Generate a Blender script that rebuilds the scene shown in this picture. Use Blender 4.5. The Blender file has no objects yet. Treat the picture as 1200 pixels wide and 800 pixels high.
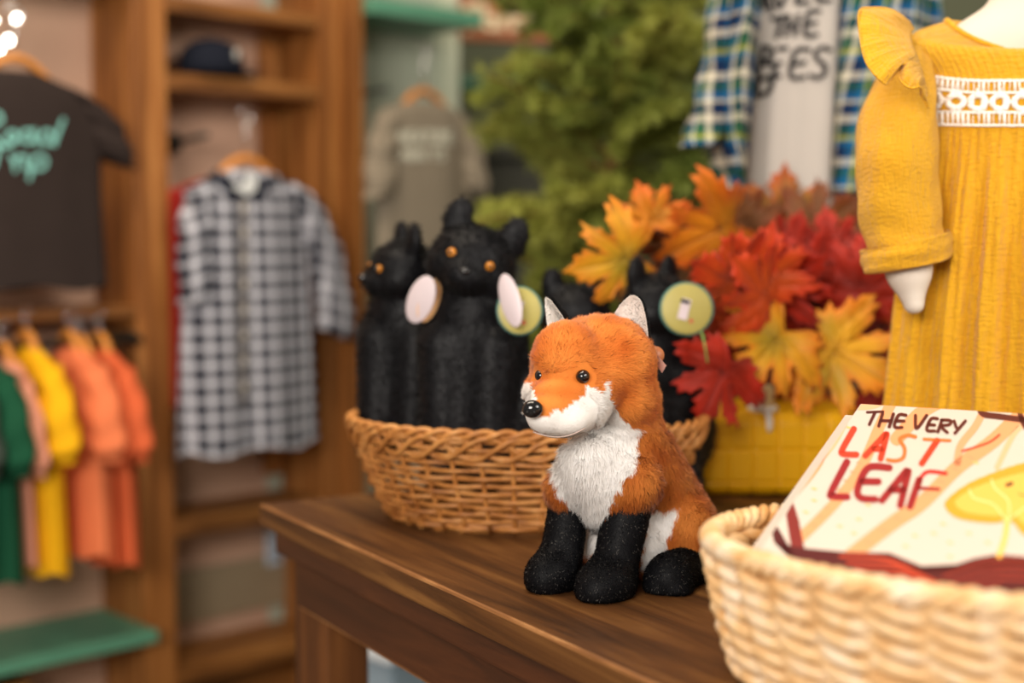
import bpy, math, random
import numpy as np
from mathutils import Vector, Matrix
from mathutils.bvhtree import BVHTree
from mathutils.geometry import tessellate_polygon
random.seed(7); rng = np.random.default_rng(7)
S = bpy.context.scene
COL = S.collection
R = math.radians
# ------------------------------------------------------------ camera, world, light, exposure
CZ = 1.13; FPX = 1667.0; PITCH = math.atan(125/FPX); TZ = 0.80
cam = bpy.data.cameras.new('camera'); cam.lens = 50; cam.sensor_width = 36
camo = bpy.data.objects.new('camera', cam); COL.objects.link(camo)
camo.location = (0, 0, CZ); camo.rotation_euler = (math.pi/2-PITCH, 0, 0)
cam.dof.use_dof = True; cam.dof.focus_distance = 1.29; cam.dof.aperture_fstop = 2.0
cam.clip_start = 0.05
S.camera = camo
w = bpy.data.worlds.new('world'); S.world = w; w.use_nodes = True
bg = w.node_tree.nodes['Background']; bg.inputs[0].default_value = (1.0, 0.86, 0.72, 1); bg.inputs[1].default_value = 0.27
def area(name, loc, target, sx, sy, power, col):
    l = bpy.data.lights.new(name, 'AREA'); l.shape = 'RECTANGLE'; l.size = sx; l.size_y = sy
    l.energy = power; l.color = col
    o = bpy.data.objects.new(name, l); COL.objects.link(o); o.location = loc
    o.rotation_euler = (Vector(target)-Vector(loc)).to_track_quat('-Z', 'Y').to_euler()
area('shop_window_light', (2.3, -0.6, 2.5), (0.2, 1.6, 0.9), 1.4, 1.2, 60, (1.0, 0.94, 0.86))
area('ceiling_light', (-0.5, 1.5, 2.9), (-0.4, 2.0, 0.5), 1.6, 0.8, 36, (1.0, 0.86, 0.68))
area('front_fill_light', (-.75, -1.1, 1.8), (-0.1, 1.6, 0.9), 1.1, 0.9, 68, (1.0, 0.93, 0.85))  # unseen fill added to brighten the fox and table from the front
S.view_settings.view_transform = 'Standard'; S.view_settings.look = 'None'
S.view_settings.exposure = 0.18; S.view_settings.gamma = 1.0; S.view_settings.use_curve_mapping = False

# ------------------------------------------------------------ helpers
def raydir(px, py):
    u = (px-600)/FPX; v = (400-py)/FPX
    return Vector((u, math.cos(PITCH)+v*math.sin(PITCH), -math.sin(PITCH)+v*math.cos(PITCH)))
def P(px, py, Y):                     # point of the place that the photograph shows at px, py, at distance Y
    d = raydir(px, py); k = Y/d.y
    return Vector((d.x*k, Y, CZ+d.z*k))
def G(px, py, z):                     # point on the level z
    d = raydir(px, py); k = (z-CZ)/d.z
    return Vector((d.x*k, d.y*k, z))
def link(o): COL.objects.link(o); return o
ROOT = {}
def thing(name, label, cat, loc=(0, 0, 0), group=None):
    o = link(bpy.data.objects.new(name, None)); o.location = loc; o.empty_display_size = 0.02
    o['label'] = label; o['category'] = cat
    if group: o['group'] = group
    ROOT[o.name] = Vector(loc)
    return o
def tag(o, label, cat, group=None):
    o['label'] = label; o['category'] = cat
    if group: o['group'] = group
    return o
def put(o, parent):
    if parent is not None:
        off = ROOT[parent.name]; o.parent = parent; o.location = o.location-off if parent.type == 'EMPTY' else o.location-off
        if parent.type != 'EMPTY': o.location = Vector(o.location)
    ROOT[o.name] = ROOT[parent.name] if parent is not None else Vector((0, 0, 0))
    return o
def mobj(name, verts, faces, mat, parent=None, smooth=True, cols=None, uvs=None, normals=None, fmat=None, mats=None):
    """verts in world coordinates; the mesh keeps them relative to the parent's base"""
    off = ROOT[parent.name] if parent is not None else Vector((0, 0, 0))
    V = np.asarray(verts, dtype=float).reshape(-1, 3)
    if parent is None:
        off = Vector(((V[:, 0].min()+V[:, 0].max())/2, (V[:, 1].min()+V[:, 1].max())/2, V[:, 2].min()))
    V = V-np.array(off)
    me = bpy.data.meshes.new(name)
    me.from_pydata(V.tolist(), [], faces if isinstance(faces, list) else faces.tolist())
    me.materials.append(mat)
    for m in (mats or []): me.materials.append(m)
    if smooth: me.polygons.foreach_set('use_smooth', [True]*len(me.polygons))
    if fmat is not None: me.polygons.foreach_set('material_index', fmat)
    if cols is not None:
        a = me.color_attributes.new('Col', 'FLOAT_COLOR', 'POINT')
        c = np.ones((len(V), 4)); c[:, :3] = cols; a.data.foreach_set('color', c.ravel())
    if uvs is not None:
        uvl = me.uv_layers.new(name='UVMap'); li = np.zeros(len(me.loops), dtype=int); me.loops.foreach_get('vertex_index', li)
        uvl.data.foreach_set('uv', np.asarray(uvs, dtype=float)[li].ravel())
    me.validate(); me.update()
    if normals is not None:
        me.normals_split_custom_set_from_vertices(np.asarray(normals).tolist())
    o = link(bpy.data.objects.new(name, me))
    if parent is not None: o.parent = parent; ROOT[o.name] = off
    else: o.location = off; ROOT[o.name] = off
    return o
def board(name, c, size, rz, mat, parent=None, bev=0.003, rot=None, kind=None):
    """a bevelled board, its long grain along its own axis"""
    import bmesh
    bm = bmesh.new(); bmesh.ops.create_cube(bm, size=1)
    bmesh.ops.scale(bm, vec=size, verts=bm.verts)
    if bev: bmesh.ops.bevel(bm, geom=bm.edges[:], offset=min(bev, min(size)*.3), segments=2, affect='EDGES', profile=.6)
    me = bpy.data.meshes.new(name); bm.to_mesh(me); bm.free(); me.materials.append(mat)
    o = link(bpy.data.objects.new(name, me))
    if rot is not None: o.rotation_euler = rot
    else: o.rotation_euler = (0, 0, rz)
    off = ROOT[parent.name] if parent is not None else Vector((0, 0, 0))
    o.location = Vector(c)-off
    if parent is not None: o.parent = parent; ROOT[o.name] = off
    if kind: o['kind'] = kind
    return o
class MB:
    def __init__(s): s.v = []; s.f = []; s.c = []; s.uv = []
    def add(s, v, f, c=None, uv=None):
        n = len(s.v); s.v += [tuple(x) for x in v]; s.f += [tuple(i+n for i in q) for q in f]
        if c is not None: s.c += [c]*len(v) if not hasattr(c[0], '__len__') else list(c)
        if uv is not None: s.uv += list(uv)
        return s
    def build(s, name, mat, parent=None, **k):
        return mobj(name, s.v, s.f, mat, parent, cols=np.array(s.c) if s.c else None, uvs=s.uv if s.uv else None, **k)
def tube(pts, r, sides=8, closed=False, cap=True, flat=1.0):
    pts = [Vector(p) for p in pts]; n = len(pts); rr = r if hasattr(r, '__len__') else [r]*n
    V = []; F = []; prev = None
    for i, p in enumerate(pts):
        if closed: t = pts[(i+1) % n]-pts[i-1]
        else: t = pts[min(i+1, n-1)]-pts[max(i-1, 0)]
        t = t.normalized() if t.length > 1e-9 else Vector((0, 0, 1))
        if prev is None:
            a = Vector((0, 0, 1)) if abs(t.z) < .9 else Vector((1, 0, 0)); prev = t.cross(a).normalized()
        x = (prev-t*prev.dot(t)).normalized(); y = t.cross(x); prev = x
        for k in range(sides):
            an = 2*math.pi*k/sides; V.append(p+x*(rr[i]*math.cos(an))+y*(rr[i]*math.sin(an)*flat))
    m = n if closed else n-1
    for i in range(m):
        for k in range(sides):
            a = i*sides+k; b = i*sides+(k+1) % sides; j = (i+1) % n
            F.append((a, b, j*sides+(k+1) % sides, j*sides+k))
    if cap and not closed:
        F.append(tuple(range(sides-1, -1, -1))); F.append(tuple((n-1)*sides+k for k in range(sides)))
    return V, F
def spline(pts, n, closed=False):
    pts = np.array([list(p) for p in pts], float); m = len(pts); out = []
    seg = m if closed else m-1
    for i in range(n):
        t = i/(n if closed else n-1)*seg; k = min(int(t), seg-1); u = t-k
        g = (lambda j: pts[j % m]) if closed else (lambda j: pts[min(max(j, 0), m-1)])
        a, b, c, d = g(k-1), g(k), g(k+1), g(k+2)
        out.append(.5*((2*b)+(-a+c)*u+(2*a-5*b+4*c-d)*u*u+(-a+3*b-3*c+d)*u**3))
    return np.array(out)
def lathe(prof, c, n=32, wob=None):
    V = []; F = []
    for i, (r, z) in enumerate(prof):
        for k in range(n):
            a = 2*math.pi*k/n; q = r*(wob(a, i) if wob else 1)
            V.append((c[0]+q*math.cos(a), c[1]+q*math.sin(a), c[2]+z))
    for i in range(len(prof)-1):
        for k in range(n): F.append((i*n+k, i*n+(k+1) % n, (i+1)*n+(k+1) % n, (i+1)*n+k))
    F.append(tuple(range(n-1, -1, -1))); F.append(tuple((len(prof)-1)*n+k for k in range(n)))
    return V, F
def vnoise(p, sc, seed=0):
    """cheap smooth value noise from sines, -1..1"""
    q = np.asarray(p, float)*sc+seed*1.37
    return (np.sin(q[..., 0]*1.7+1.3*np.sin(q[..., 1]*1.1+seed))+np.sin(q[..., 1]*2.1+1.7*np.sin(q[..., 2]*1.3))+np.sin(q[..., 2]*1.9+1.1*np.sin(q[..., 0]*.9+2)))/3
# --- implicit surfaces
def ell(c, r, rot=None):
    c = np.array(c); r = np.array(r)
    def f(p):
        q = p-c
        if rot is not None: q = q@rot
        k0 = np.linalg.norm(q/r, axis=-1); k1 = np.linalg.norm(q/(r*r), axis=-1)+1e-9
        return k0*(k0-1)/k1
    f.b = (c-max(r), c+max(r)); return f
def cone(a, b, ra, rb):
    a = np.array(a); b = np.array(b)
    def f(p):
        ab = b-a; t = np.clip(((p-a)@ab)/(ab@ab), 0, 1)
        return np.linalg.norm(p-a-t[..., None]*ab, axis=-1)-(ra+(rb-ra)*t)
    m = max(ra, rb); f.b = (np.minimum(a, b)-m, np.maximum(a, b)+m); return f
def smin(fs, k):
    def f(p):
        d = fs[0](p)
        for g in fs[1:]:
            e = g(p); h = np.clip(.5+.5*(e-d)/k, 0, 1); d = e*(1-h)+d*h-k*h*(1-h)
        return d
    f.b = (np.min([g.b[0] for g in fs], axis=0), np.max([g.b[1] for g in fs], axis=0)); return f
def surfnet(f, h, bounds=None):
    lo, hi = bounds or f.b; lo = np.array(lo)-3*h; hi = np.array(hi)+3*h
    ax = [np.arange(lo[i], hi[i], h) for i in range(3)]
    Pn = np.stack(np.meshgrid(*ax, indexing='ij'), -1); V = f(Pn)
    ins = V < 0; n = np.array(V.shape)-1
    sl = lambda A, o: A[o[0]:o[0]+n[0], o[1]:o[1]+n[1], o[2]:o[2]+n[2]]
    offs = [(i, j, k) for i in (0, 1) for j in (0, 1) for k in (0, 1)]
    acc = np.zeros(tuple(n)+(3,)); cnt = np.zeros(tuple(n))
    for a in offs:
        for d in range(3):
            if a[d]: continue
            b = list(a); b[d] = 1; ia, ib = sl(ins, a), sl(ins, b); cr = ia != ib
            va, vb = sl(V, a), sl(V, b); t = np.where(cr, va/np.where(cr, va-vb, 1), 0)
            e = np.array(a, float)+np.zeros(tuple(n)+(3,)); e[..., d] += t
            acc += e*cr[..., None]; cnt += cr
    act = cnt > 0; idx = -np.ones(tuple(n), int); idx[act] = np.arange(act.sum())
    base = np.stack(np.nonzero(act), -1)
    verts = lo+h*(base+acc[act]/cnt[act][:, None])
    F = []
    for d in range(3):
        e1, e2 = [(1, 2), (2, 0), (0, 1)][d]
        A = ins[tuple(slice(0, -1) if i == d else slice(None) for i in range(3))]; B = ins[tuple(slice(1, None) if i == d else slice(None) for i in range(3))]
        I = np.stack(np.nonzero(A != B), -1)
        ok = (I[:, e1] > 0) & (I[:, e2] > 0) & (I[:, e1] < n[e1]) & (I[:, e2] < n[e2]); I = I[ok]
        s = A[tuple(I.T)]
        def at(o1, o2):
            J = I.copy(); J[:, e1] -= o1; J[:, e2] -= o2; return idx[tuple(J.T)]
        q = np.stack([at(1, 1), at(0, 1), at(0, 0), at(1, 0)], -1); q[~s] = q[~s][:, ::-1]
        F.append(q)
    F = np.concatenate(F); F = F[(F >= 0).all(1)]
    e = h*.5; N = np.stack([f(verts+np.eye(3)[i]*e)-f(verts-np.eye(3)[i]*e) for i in range(3)], -1)
    N /= np.linalg.norm(N, axis=1)[:, None]+1e-9
    return verts, F, N
def fur(verts, F, N, n, length, comb, color, width=.0005, spread=.3, lift=.55, wind=None):
    """strands grown from a surface; length, comb and color are functions of points (and normals)"""
    T = np.concatenate([F[:, [0, 1, 2]], F[:, [0, 2, 3]]])
    a, b, c = verts[T[:, 0]], verts[T[:, 1]], verts[T[:, 2]]
    ar = np.linalg.norm(np.cross(b-a, c-a), axis=1); pk = rng.choice(len(T), n, p=ar/ar.sum())
    u = rng.random((n, 1)); v = rng.random((n, 1)); m = (u+v) > 1; u = np.where(m, 1-u, u); v = np.where(m, 1-v, v)
    p = a[pk]*(1-u-v)+b[pk]*u+c[pk]*v
    nn = N[T[pk, 0]]*(1-u-v)+N[T[pk, 1]]*u+N[T[pk, 2]]*v; nn /= np.linalg.norm(nn, axis=1)[:, None]
    L = length(p, nn)*(.6+.6*rng.random(n)); keep = L > 1e-5; p, nn, L = p[keep], nn[keep], L[keep]; n = len(p)
    cb = comb(p, nn); cb = cb-nn*(cb*nn).sum(1)[:, None]
    cl = np.stack([vnoise(p, 260, 1), vnoise(p, 240, 2), vnoise(p, 250, 3)], -1)
    d1 = nn*lift+cb*.5+cl*.25+rng.normal(0, spread, (n, 3)); d1 /= np.linalg.norm(d1, axis=1)[:, None]
    d2 = nn*lift*.5+cb*.85+cl*.35+rng.normal(0, spread, (n, 3)); d2 /= np.linalg.norm(d2, axis=1)[:, None]
    sd = np.cross(d1, nn+rng.normal(0, .25, (n, 3))); sd /= np.linalg.norm(sd, axis=1)[:, None]; g = (np.cross(sd, d1)*nn).sum(1) < 0; sd[g] *= -1; sd *= width
    p0 = p-nn*.0004; p1 = p0+d1*L[:, None]*.5; p2 = p1+d2*L[:, None]*.5
    V = np.stack([p0-sd, p0+sd, p1-sd*.75, p1+sd*.75, p2], 1).reshape(-1, 3)
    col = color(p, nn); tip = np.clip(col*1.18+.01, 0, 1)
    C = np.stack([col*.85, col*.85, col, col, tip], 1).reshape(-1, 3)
    M = nn*.8+d1*.25+rng.normal(0, .12, (n, 3)); M /= np.linalg.norm(M, axis=1)[:, None]
    NN = np.repeat(M[:, None], 5, 1).reshape(-1, 3)
    i = np.arange(n)[:, None]*5
    return V, np.hstack([i, i+1, i+3, i+2]), np.hstack([i+2, i+3, i+4]), C, NN
def furry(name, f, h, mat, parent, n, length, comb, color, **k):
    v, F, N = surfnet(f, h); base = color(v, N)
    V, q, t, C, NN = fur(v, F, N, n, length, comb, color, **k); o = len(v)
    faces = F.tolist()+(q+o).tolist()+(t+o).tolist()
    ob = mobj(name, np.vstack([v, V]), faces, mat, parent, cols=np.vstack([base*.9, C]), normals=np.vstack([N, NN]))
    return ob, BVHTree.FromPolygons([Vector(x) for x in v], F.tolist())
def bvh_of(verts, faces): return BVHTree.FromPolygons([Vector(x) for x in verts], [list(f) for f in faces])
def hit(bv, px, py, lift=0.0):
    d = raydir(px, py).normalized(); r = bv.ray_cast(Vector((0, 0, CZ)), d)
    if r[0] is None: return None, None
    nr = r[1] if r[1].dot(d) < 0 else -r[1]
    return r[0]+nr*lift, nr
# --- flat ribbons in 2-D, mapped onto a surface
def ribbon2(pts, w, n=None, closed=False, cap=True):
    p = spline(pts, n or max(6, len(pts)*5), closed) if len(pts) > 2 else np.array([np.array(pts[0])*(1-t)+np.array(pts[1])*t for t in np.linspace(0, 1, n or 8)])
    m = len(p); V = []; F = []
    t = np.gradient(p, axis=0) if not closed else np.roll(p, -1, 0)-np.roll(p, 1, 0)
    t /= np.linalg.norm(t, axis=1)[:, None]+1e-9; s = np.stack([-t[:, 1], t[:, 0]], -1)
    if cap and not closed:
        ext = np.array([.42, .3, 0]); w0 = np.array([.25, .75, 1.])
        p = np.vstack([p[0]-t[0]*w*e for e in ext[:2]]+[p]+[p[-1]+t[-1]*w*e for e in ext[:2][::-1]])
        s = np.vstack([s[0], s[0], s, s[-1], s[-1]]); ww = np.array([.25, .75]+[1.]*m+[.75, .25])*w; m += 4
    else: ww = np.ones(m)*w
    for i in range(m): V += [p[i]-s[i]*ww[i]/2, p[i]+s[i]*ww[i]/2]
    for i in range(m if closed else m-1):
        j = (i+1) % m; F.append((2*i, 2*i+1, 2*j+1, 2*j))
    return np.array(V), F
def poly2(pts):
    tr = tessellate_polygon([[Vector((x, y, 0)) for x, y in pts]])
    return np.array(pts, float), [tuple(t) for t in tr]
def decal(bv, shapes, name, mat, parent, lift=.0006, cols=None):
    mb = MB()
    for si, (V, F) in enumerate(shapes):
        W = []; last = None
        for x, y in V:
            h_, _ = hit(bv, x, y, lift)
            if h_ is None: h_ = last
            last = h_; W.append(h_)
        f0 = next((q for q in W if q is not None), None)
        if f0 is None: continue
        W = [q if q is not None else f0 for q in W]
        mb.add(W, F, cols[si] if cols else None)
    return mb.build(name, mat, parent)
# --- materials
def srgb(r, g, b):
    f = lambda x: (x/255/12.92 if x/255 <= .04045 else ((x/255+.055)/1.055)**2.4)
    return (f(r), f(g), f(b))
class NT:
    def __init__(s, name, rough=.6, spec=.5):
        s.m = bpy.data.materials.new(name); s.m.use_nodes = True; s.t = s.m.node_tree; s.b = s.t.nodes['Principled BSDF']
        s.b.inputs['Roughness'].default_value = rough; s.b.inputs['Specular IOR Level'].default_value = spec
    def n(s, ty, **k):
        x = s.t.nodes.new(ty)
        for a, b in k.items(): setattr(x, a, b)
        return x
    def l(s, a, b): s.t.links.new(a, b)
    def math(s, op, a, b=None, c=None):
        x = s.n('ShaderNodeMath', operation=op)
        for i, q in enumerate((a, b, c)):
            if q is None: continue
            if isinstance(q, (int, float)): x.inputs[i].default_value = q
            else: s.l(q, x.inputs[i])
        return x.outputs[0]
    def mix(s, f, a, b, bt='MIX'):
        x = s.n('ShaderNodeMixRGB', blend_type=bt)
        for i, q in enumerate((f, a, b)):
            if isinstance(q, (int, float)): x.inputs[i].default_value = q
            elif isinstance(q, tuple): x.inputs[i].default_value = (*q[:3], 1)
            else: s.l(q, x.inputs[i])
        return x.outputs[0]
    def noise(s, vec=None, scale=5, detail=3, rough=.5, mp=None, dist=0):
        x = s.n('ShaderNodeTexNoise'); x.inputs['Scale'].default_value = scale; x.inputs['Detail'].default_value = detail
        x.inputs['Roughness'].default_value = rough; x.inputs['Distortion'].default_value = dist
        if vec is None: vec = s.n('ShaderNodeTexCoord').outputs['Object']
        if mp:
            q = s.n('ShaderNodeMapping'); q.inputs['Scale'].default_value = mp; s.l(vec, q.inputs['Vector']); vec = q.outputs[0]
        s.l(vec, x.inputs['Vector']); return x.outputs['Fac']
    def ramp(s, f, stops):
        x = s.n('ShaderNodeValToRGB'); e = x.color_ramp.elements
        e[0].position, e[0].color = stops[0][0], (*stops[0][1], 1); e[1].position, e[1].color = stops[-1][0], (*stops[-1][1], 1)
        for p, c in stops[1:-1]: q = e.new(p); q.color = (*c, 1)
        s.l(f, x.inputs[0]); return x.outputs[0]
    def bump(s, hgt, st=.3, dist=.002):
        x = s.n('ShaderNodeBump'); x.inputs['Strength'].default_value = st; x.inputs['Distance'].default_value = dist
        s.l(hgt, x.inputs['Height']); s.l(x.outputs[0], s.b.inputs['Normal'])
    def base(s, c):
        if isinstance(c, tuple): s.b.inputs['Base Color'].default_value = (*c[:3], 1)
        else: s.l(c, s.b.inputs['Base Color'])
        return s
def plain(name, c, rough=.6, spec=.4, var=.12, sc=30, bump=0, metal=0, sheen=0):
    q = NT(name, rough, spec); f = q.noise(scale=sc, detail=4)
    q.base(q.mix(f, tuple(x*(1-var) for x in c), tuple(min(1, x*(1+var)) for x in c)))
    if bump: q.bump(q.noise(scale=sc*6, detail=3), bump, .001)
    q.b.inputs['Metallic'].default_value = metal
    if sheen: q.b.inputs['Sheen Weight'].default_value = sheen
    return q.m
def vcol(name, rough=.8, spec=.2, sheen=0, trans=0):
    q = NT(name, rough, spec); a = q.n('ShaderNodeAttribute'); a.attribute_name = 'Col'; q.l(a.outputs['Color'], q.b.inputs['Base Color'])
    if trans:
        tl_ = q.n('ShaderNodeBsdfTranslucent'); q.l(a.outputs['Color'], tl_.inputs['Color']); mx = q.n('ShaderNodeMixShader'); mx.inputs[0].default_value = trans
        q.l(q.b.outputs[0], mx.inputs[1]); q.l(tl_.outputs[0], mx.inputs[2]); q.l(mx.outputs[0], q.t.nodes['Material Output'].inputs['Surface'])
    if sheen: q.b.inputs['Sheen Weight'].default_value = sheen; q.b.inputs['Sheen Roughness'].default_value = .4
    return q.m
def wood(name, dark, mid, light, axis=0, rough=.5, sc=1.0, spec=.35, knots=.0):
    q = NT(name, rough, spec); mp = [14*sc]*3; mp[axis] = 1.1*sc
    f = q.noise(scale=1.6, detail=6, rough=.62, mp=tuple(mp), dist=.6)
    mp2 = [70*sc]*3; mp2[axis] = 2.5*sc
    g = q.noise(scale=1.5, detail=4, rough=.7, mp=tuple(mp2))
    c = q.ramp(f, [(.28, dark), (.5, mid), (.74, light)])
    c = q.mix(q.math('MULTIPLY', g, .55), c, q.mix(1.0, c, (.45, .38, .32), 'MULTIPLY'))
    q.base(c); q.bump(g, .25, .0015); return q.m
M = {}
M['pine_x'] = wood('shelf_pine_x', srgb(92, 54, 22), srgb(146, 94, 44), srgb(184, 128, 68), 0)
M['pine_z'] = wood('shelf_pine_z', srgb(106, 60, 22), srgb(164, 104, 50), srgb(206, 146, 82), 2)
M['table'] = wood('stained_table_wood', srgb(46, 26, 11), srgb(96, 60, 28), srgb(144, 100, 52), 0, rough=.5, sc=1.3, spec=.25)
M['apron'] = wood('stained_apron_wood', srgb(50, 26, 12), srgb(84, 46, 22), srgb(112, 66, 34), 0, rough=.55, sc=1.2)
M['leg'] = wood('stained_leg_wood', srgb(58, 30, 10), srgb(100, 58, 24), srgb(134, 84, 40), 2, rough=.55)
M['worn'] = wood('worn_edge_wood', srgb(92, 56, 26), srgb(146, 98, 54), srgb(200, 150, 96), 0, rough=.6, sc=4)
M['green'] = plain('mint_paint', srgb(92, 150, 122), .45, .4, .12, 8)
M['wallp'] = plain('pinkish_plaster', srgb(198, 160, 136), .85, .2, .08, 3, .1)
M['wallg'] = plain('pale_green_plaster', srgb(176, 182, 164), .85, .2, .06, 3, .1)
M['wallb'] = plain('grey_green_plaster', srgb(120, 124, 100), .85, .2, .15, 2, .1)  # even grey-green colour of the back wall
M['floor'] = wood('floor_wood', srgb(70, 62, 54), srgb(120, 112, 102), srgb(150, 142, 132), 0, rough=.5)
M['chrome'] = plain('chrome', (.85, .85, .85), .12, .5, .02, metal=1)
M['iron'] = plain('dark_iron', srgb(50, 56, 52), .45, .5, .1, metal=.6)
M['hanger'] = plain('hanger_wood', srgb(206, 132, 56), .45, .4, .15, 12)
M['gold'] = vcol('coloured_paint', .75, .2)
M['fur'] = vcol('plush_fur', .75, .15, .12, .10)
M['pawfur'] = vcol('paw_plush', .55, .10, .0)
M['blackfur'] = vcol('black_plush', .50, .20, .03)
M['short'] = vcol('short_plush', .85, .15, .2)
M['print'] = vcol('printed_ink', .38, .4)
M['glossblack'] = plain('glossy_black_plastic', (.006, .006, .007), .08, .6, 0)
M['white'] = plain('white_paint', srgb(232, 228, 220), .5, .4, .03)
M['mannequin'] = plain('cream_jersey_mannequin', srgb(216, 204, 190), .7, .3, .03, 60, .05)

# ------------------------------------------------------------ the room
A0 = Vector((-0.672, 2.80, 0)); DD = Vector((.7203, .6937, 0)); NNV = Vector((-.6937, .7203, 0)); AN = math.atan2(DD.y, DD.x)
def U(t, s, z): return A0+DD*t+NNV*s+Vector((0, 0, z))
def ub(name, t0, t1, s0, s1, z0, z1, mat, parent=None, bev=.003, kind=None):
    return board(name, U((t0+t1)/2, (s0+s1)/2, (z0+z1)/2), (abs(t1-t0), abs(s1-s0), abs(z1-z0)), AN, mat, parent, bev, kind=kind)
board('floor', (0, 2.2, -.05), (7, 7, .1), 0, M['floor'], bev=0, kind='structure')
ub('wall_left', -1.9, .33, .165, .265, 0, 2.6, M['wallp'], bev=0, kind='structure')
ub('wall_centre', .33, .875, .165, .265, 0, 2.6, M['wallg'], bev=0, kind='structure')
ub('trim_1', .845, .895, .145, .275, 0, 2.6, plain('cream_trim', srgb(200, 205, 180), .6), bev=.004, kind='structure')
ub('trim_2', -.073, .369, .150, .164, .30, .415, plain('pale_wall_board', srgb(150, 134, 108), .6), bev=.004, kind='structure')
board('wall_back', (1.0, 5.05, 1.3), (6, .1, 2.6), 0, M['wallb'], bev=0, kind='structure')
board('wall_right', (2.95, 2.4, 1.3), (.1, 5.4, 2.6), 0, M['wallg'], bev=0, kind='structure')

# ------------------------------------------------------------ shelf unit (pine) with its boards
un = thing('shelving_unit', 'open pine shelving unit with thick posts along the left wall', 'shelf', U(0, .08, 0))
ub('post', -.074, 0, 0, .163, 0, 2.15, M['pine_z'], un)
ub('post', .369, .424, 0, .163, 0, 2.15, M['pine_z'], un)
ub('post', .426, .468, -.02, .163, 0, 2.15, M['pine_z'], un)
for nm, zt, th in (('shelf', 1.595, .03), ('shelf', 1.447, .034), ('shelf', .562, .036), ('shelf', .262, .04)):
    ub(nm, .001, .368, .004, .161, zt-th, zt, M['pine_x'], un)
ub('back_batten', .315, .36, .138, .163, .60, 1.41, M['pine_z'], un)
ub('back_batten', .315, .36, .138, .163, 1.45, 1.56, M['pine_z'], un)
ub('back_panel', .002, .367, .12, .148, .02, .22, M['pine_x'], un)
def green_shelf(lbl, t0, t1, s0, s1, z0, z1):
    o = ub('painted_shelf', t0, t1, s0, s1, z0, z1, M['green'], None, .004); tag(o, lbl, 'shelf', None); return o
green_shelf('mint green painted shelf under the kids clothes rack', -1.3, -.077, -.065, .162, .345, .369)
green_shelf('mint green painted shelf above the dark t-shirt, top left', -1.3, -.077, -.02, .162, 1.60, 1.625)
green_shelf('mint green painted shelf above the grey t-shirt', .471, .80, -.045, .162, 1.605, 1.64)
green_shelf('small mint shelf end on top of the pine shelving unit', .20, .366, .03, .16, 1.72, 1.745)
o = ub('shelf_ledge', -1.3, -.077, .00, .162, .972, .992, M['pine_x'], None); tag(o, 'narrow pine ledge between dark t-shirt and kids clothes rack', 'shelf')
o = ub('storage_crate', -.62, -.30, .01, .155, .16, .30, M['pine_x'], None, .004); tag(o, 'pale wooden box under the mint shelf, bottom left corner', 'box')
# electrical plate
q = thing('wall_outlet', 'small pale outlet plate on the wall beside the table end', 'outlet', U(.338, .148, .42))
ub('plate', .315, .351, .141, .149, .395, .47, plain('pale_blue_plastic', srgb(190, 205, 220), .3), q, .002)
for z in (.415, .445): ub('socket', .324, .342, .138, .142, z-.008, z+.008, plain('socket_grey', srgb(120, 128, 140), .4), q, .001)
# bin under the table
def bin_(name, lbl, c, sx, sy, h, rz, body, lid):
    t = thing(name, lbl, 'bin', c)
    board('body', (c[0], c[1], h/2), (sx, sy, h), rz, plain(name+'_plastic', body, .35), t, .012)
    board('lid', (c[0], c[1], h+.012), (sx+.02, sy+.02, .03), rz, plain(name+'_lid', lid, .3), t, .008)
bin_('storage_bin', 'pale blue plastic bin on the floor behind the table leg', (-.19, 2.45, 0), .22, .20, .425, AN, srgb(148, 170, 186), srgb(225, 236, 246))

# ------------------------------------------------------------ table
TC = G(303, 590, TZ); TUx = Vector((.509, -.861, 0)).normalized(); TVx = Vector((.861, .509, 0)).normalized(); TA = math.atan2(TUx.y, TUx.x)
def T(u, v, z): return Vector((TC.x, TC.y, 0))+TUx*u+TVx*v+Vector((0, 0, z))
def tb(name, u0, u1, v0, v1, z0, z1, mat, par, bev=.003, grain='x'):
    return board(name, T((u0+u1)/2, (v0+v1)/2, (z0+z1)/2), (u1-u0, v1-v0, z1-z0), TA, mat, par, bev)
tbl = thing('display_table', 'dark stained wooden display table with worn front edge under the fox', 'table', T(.8, .45, 0))
pw = [0, .21, .40, .61, .80, 1.0]
for i in range(5):
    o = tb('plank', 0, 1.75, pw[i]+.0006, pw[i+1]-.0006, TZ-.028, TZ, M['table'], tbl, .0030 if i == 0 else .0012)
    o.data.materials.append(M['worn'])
    if i == 0:
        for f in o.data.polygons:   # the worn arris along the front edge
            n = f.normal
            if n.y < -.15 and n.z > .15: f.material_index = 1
tb('edge_moulding', .022, 1.72, .012, .97, TZ-.058, TZ-.0285, M['apron'], tbl, .004)
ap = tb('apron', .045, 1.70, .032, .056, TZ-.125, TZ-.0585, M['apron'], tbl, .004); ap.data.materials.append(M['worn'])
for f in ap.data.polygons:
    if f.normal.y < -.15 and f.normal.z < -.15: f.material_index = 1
tb('apron', .045, .069, .06, .94, TZ-.125, TZ-.0585, M['apron'], tbl)
tb('apron', .045, 1.70, .92, .944, TZ-.125, TZ-.0585, M['apron'], tbl)
for u, v in ((.012, .040), (.012, .86), (1.6, .040), (1.6, .86)):
    o = board('leg', T(u+.050, v+.028, (TZ-.06)/2), (.100, .056, TZ-.06), TA, M['leg'], tbl, .004)
a = T(.30, .10, TZ-.09); b = T(.86, .10, .10); L = (b-a).length
o = board('brace', (a+b)/2, (L, .045, .09), 0, M['leg'], tbl, .003, rot=(b-a).to_track_quat('X', 'Z').to_euler())

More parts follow.
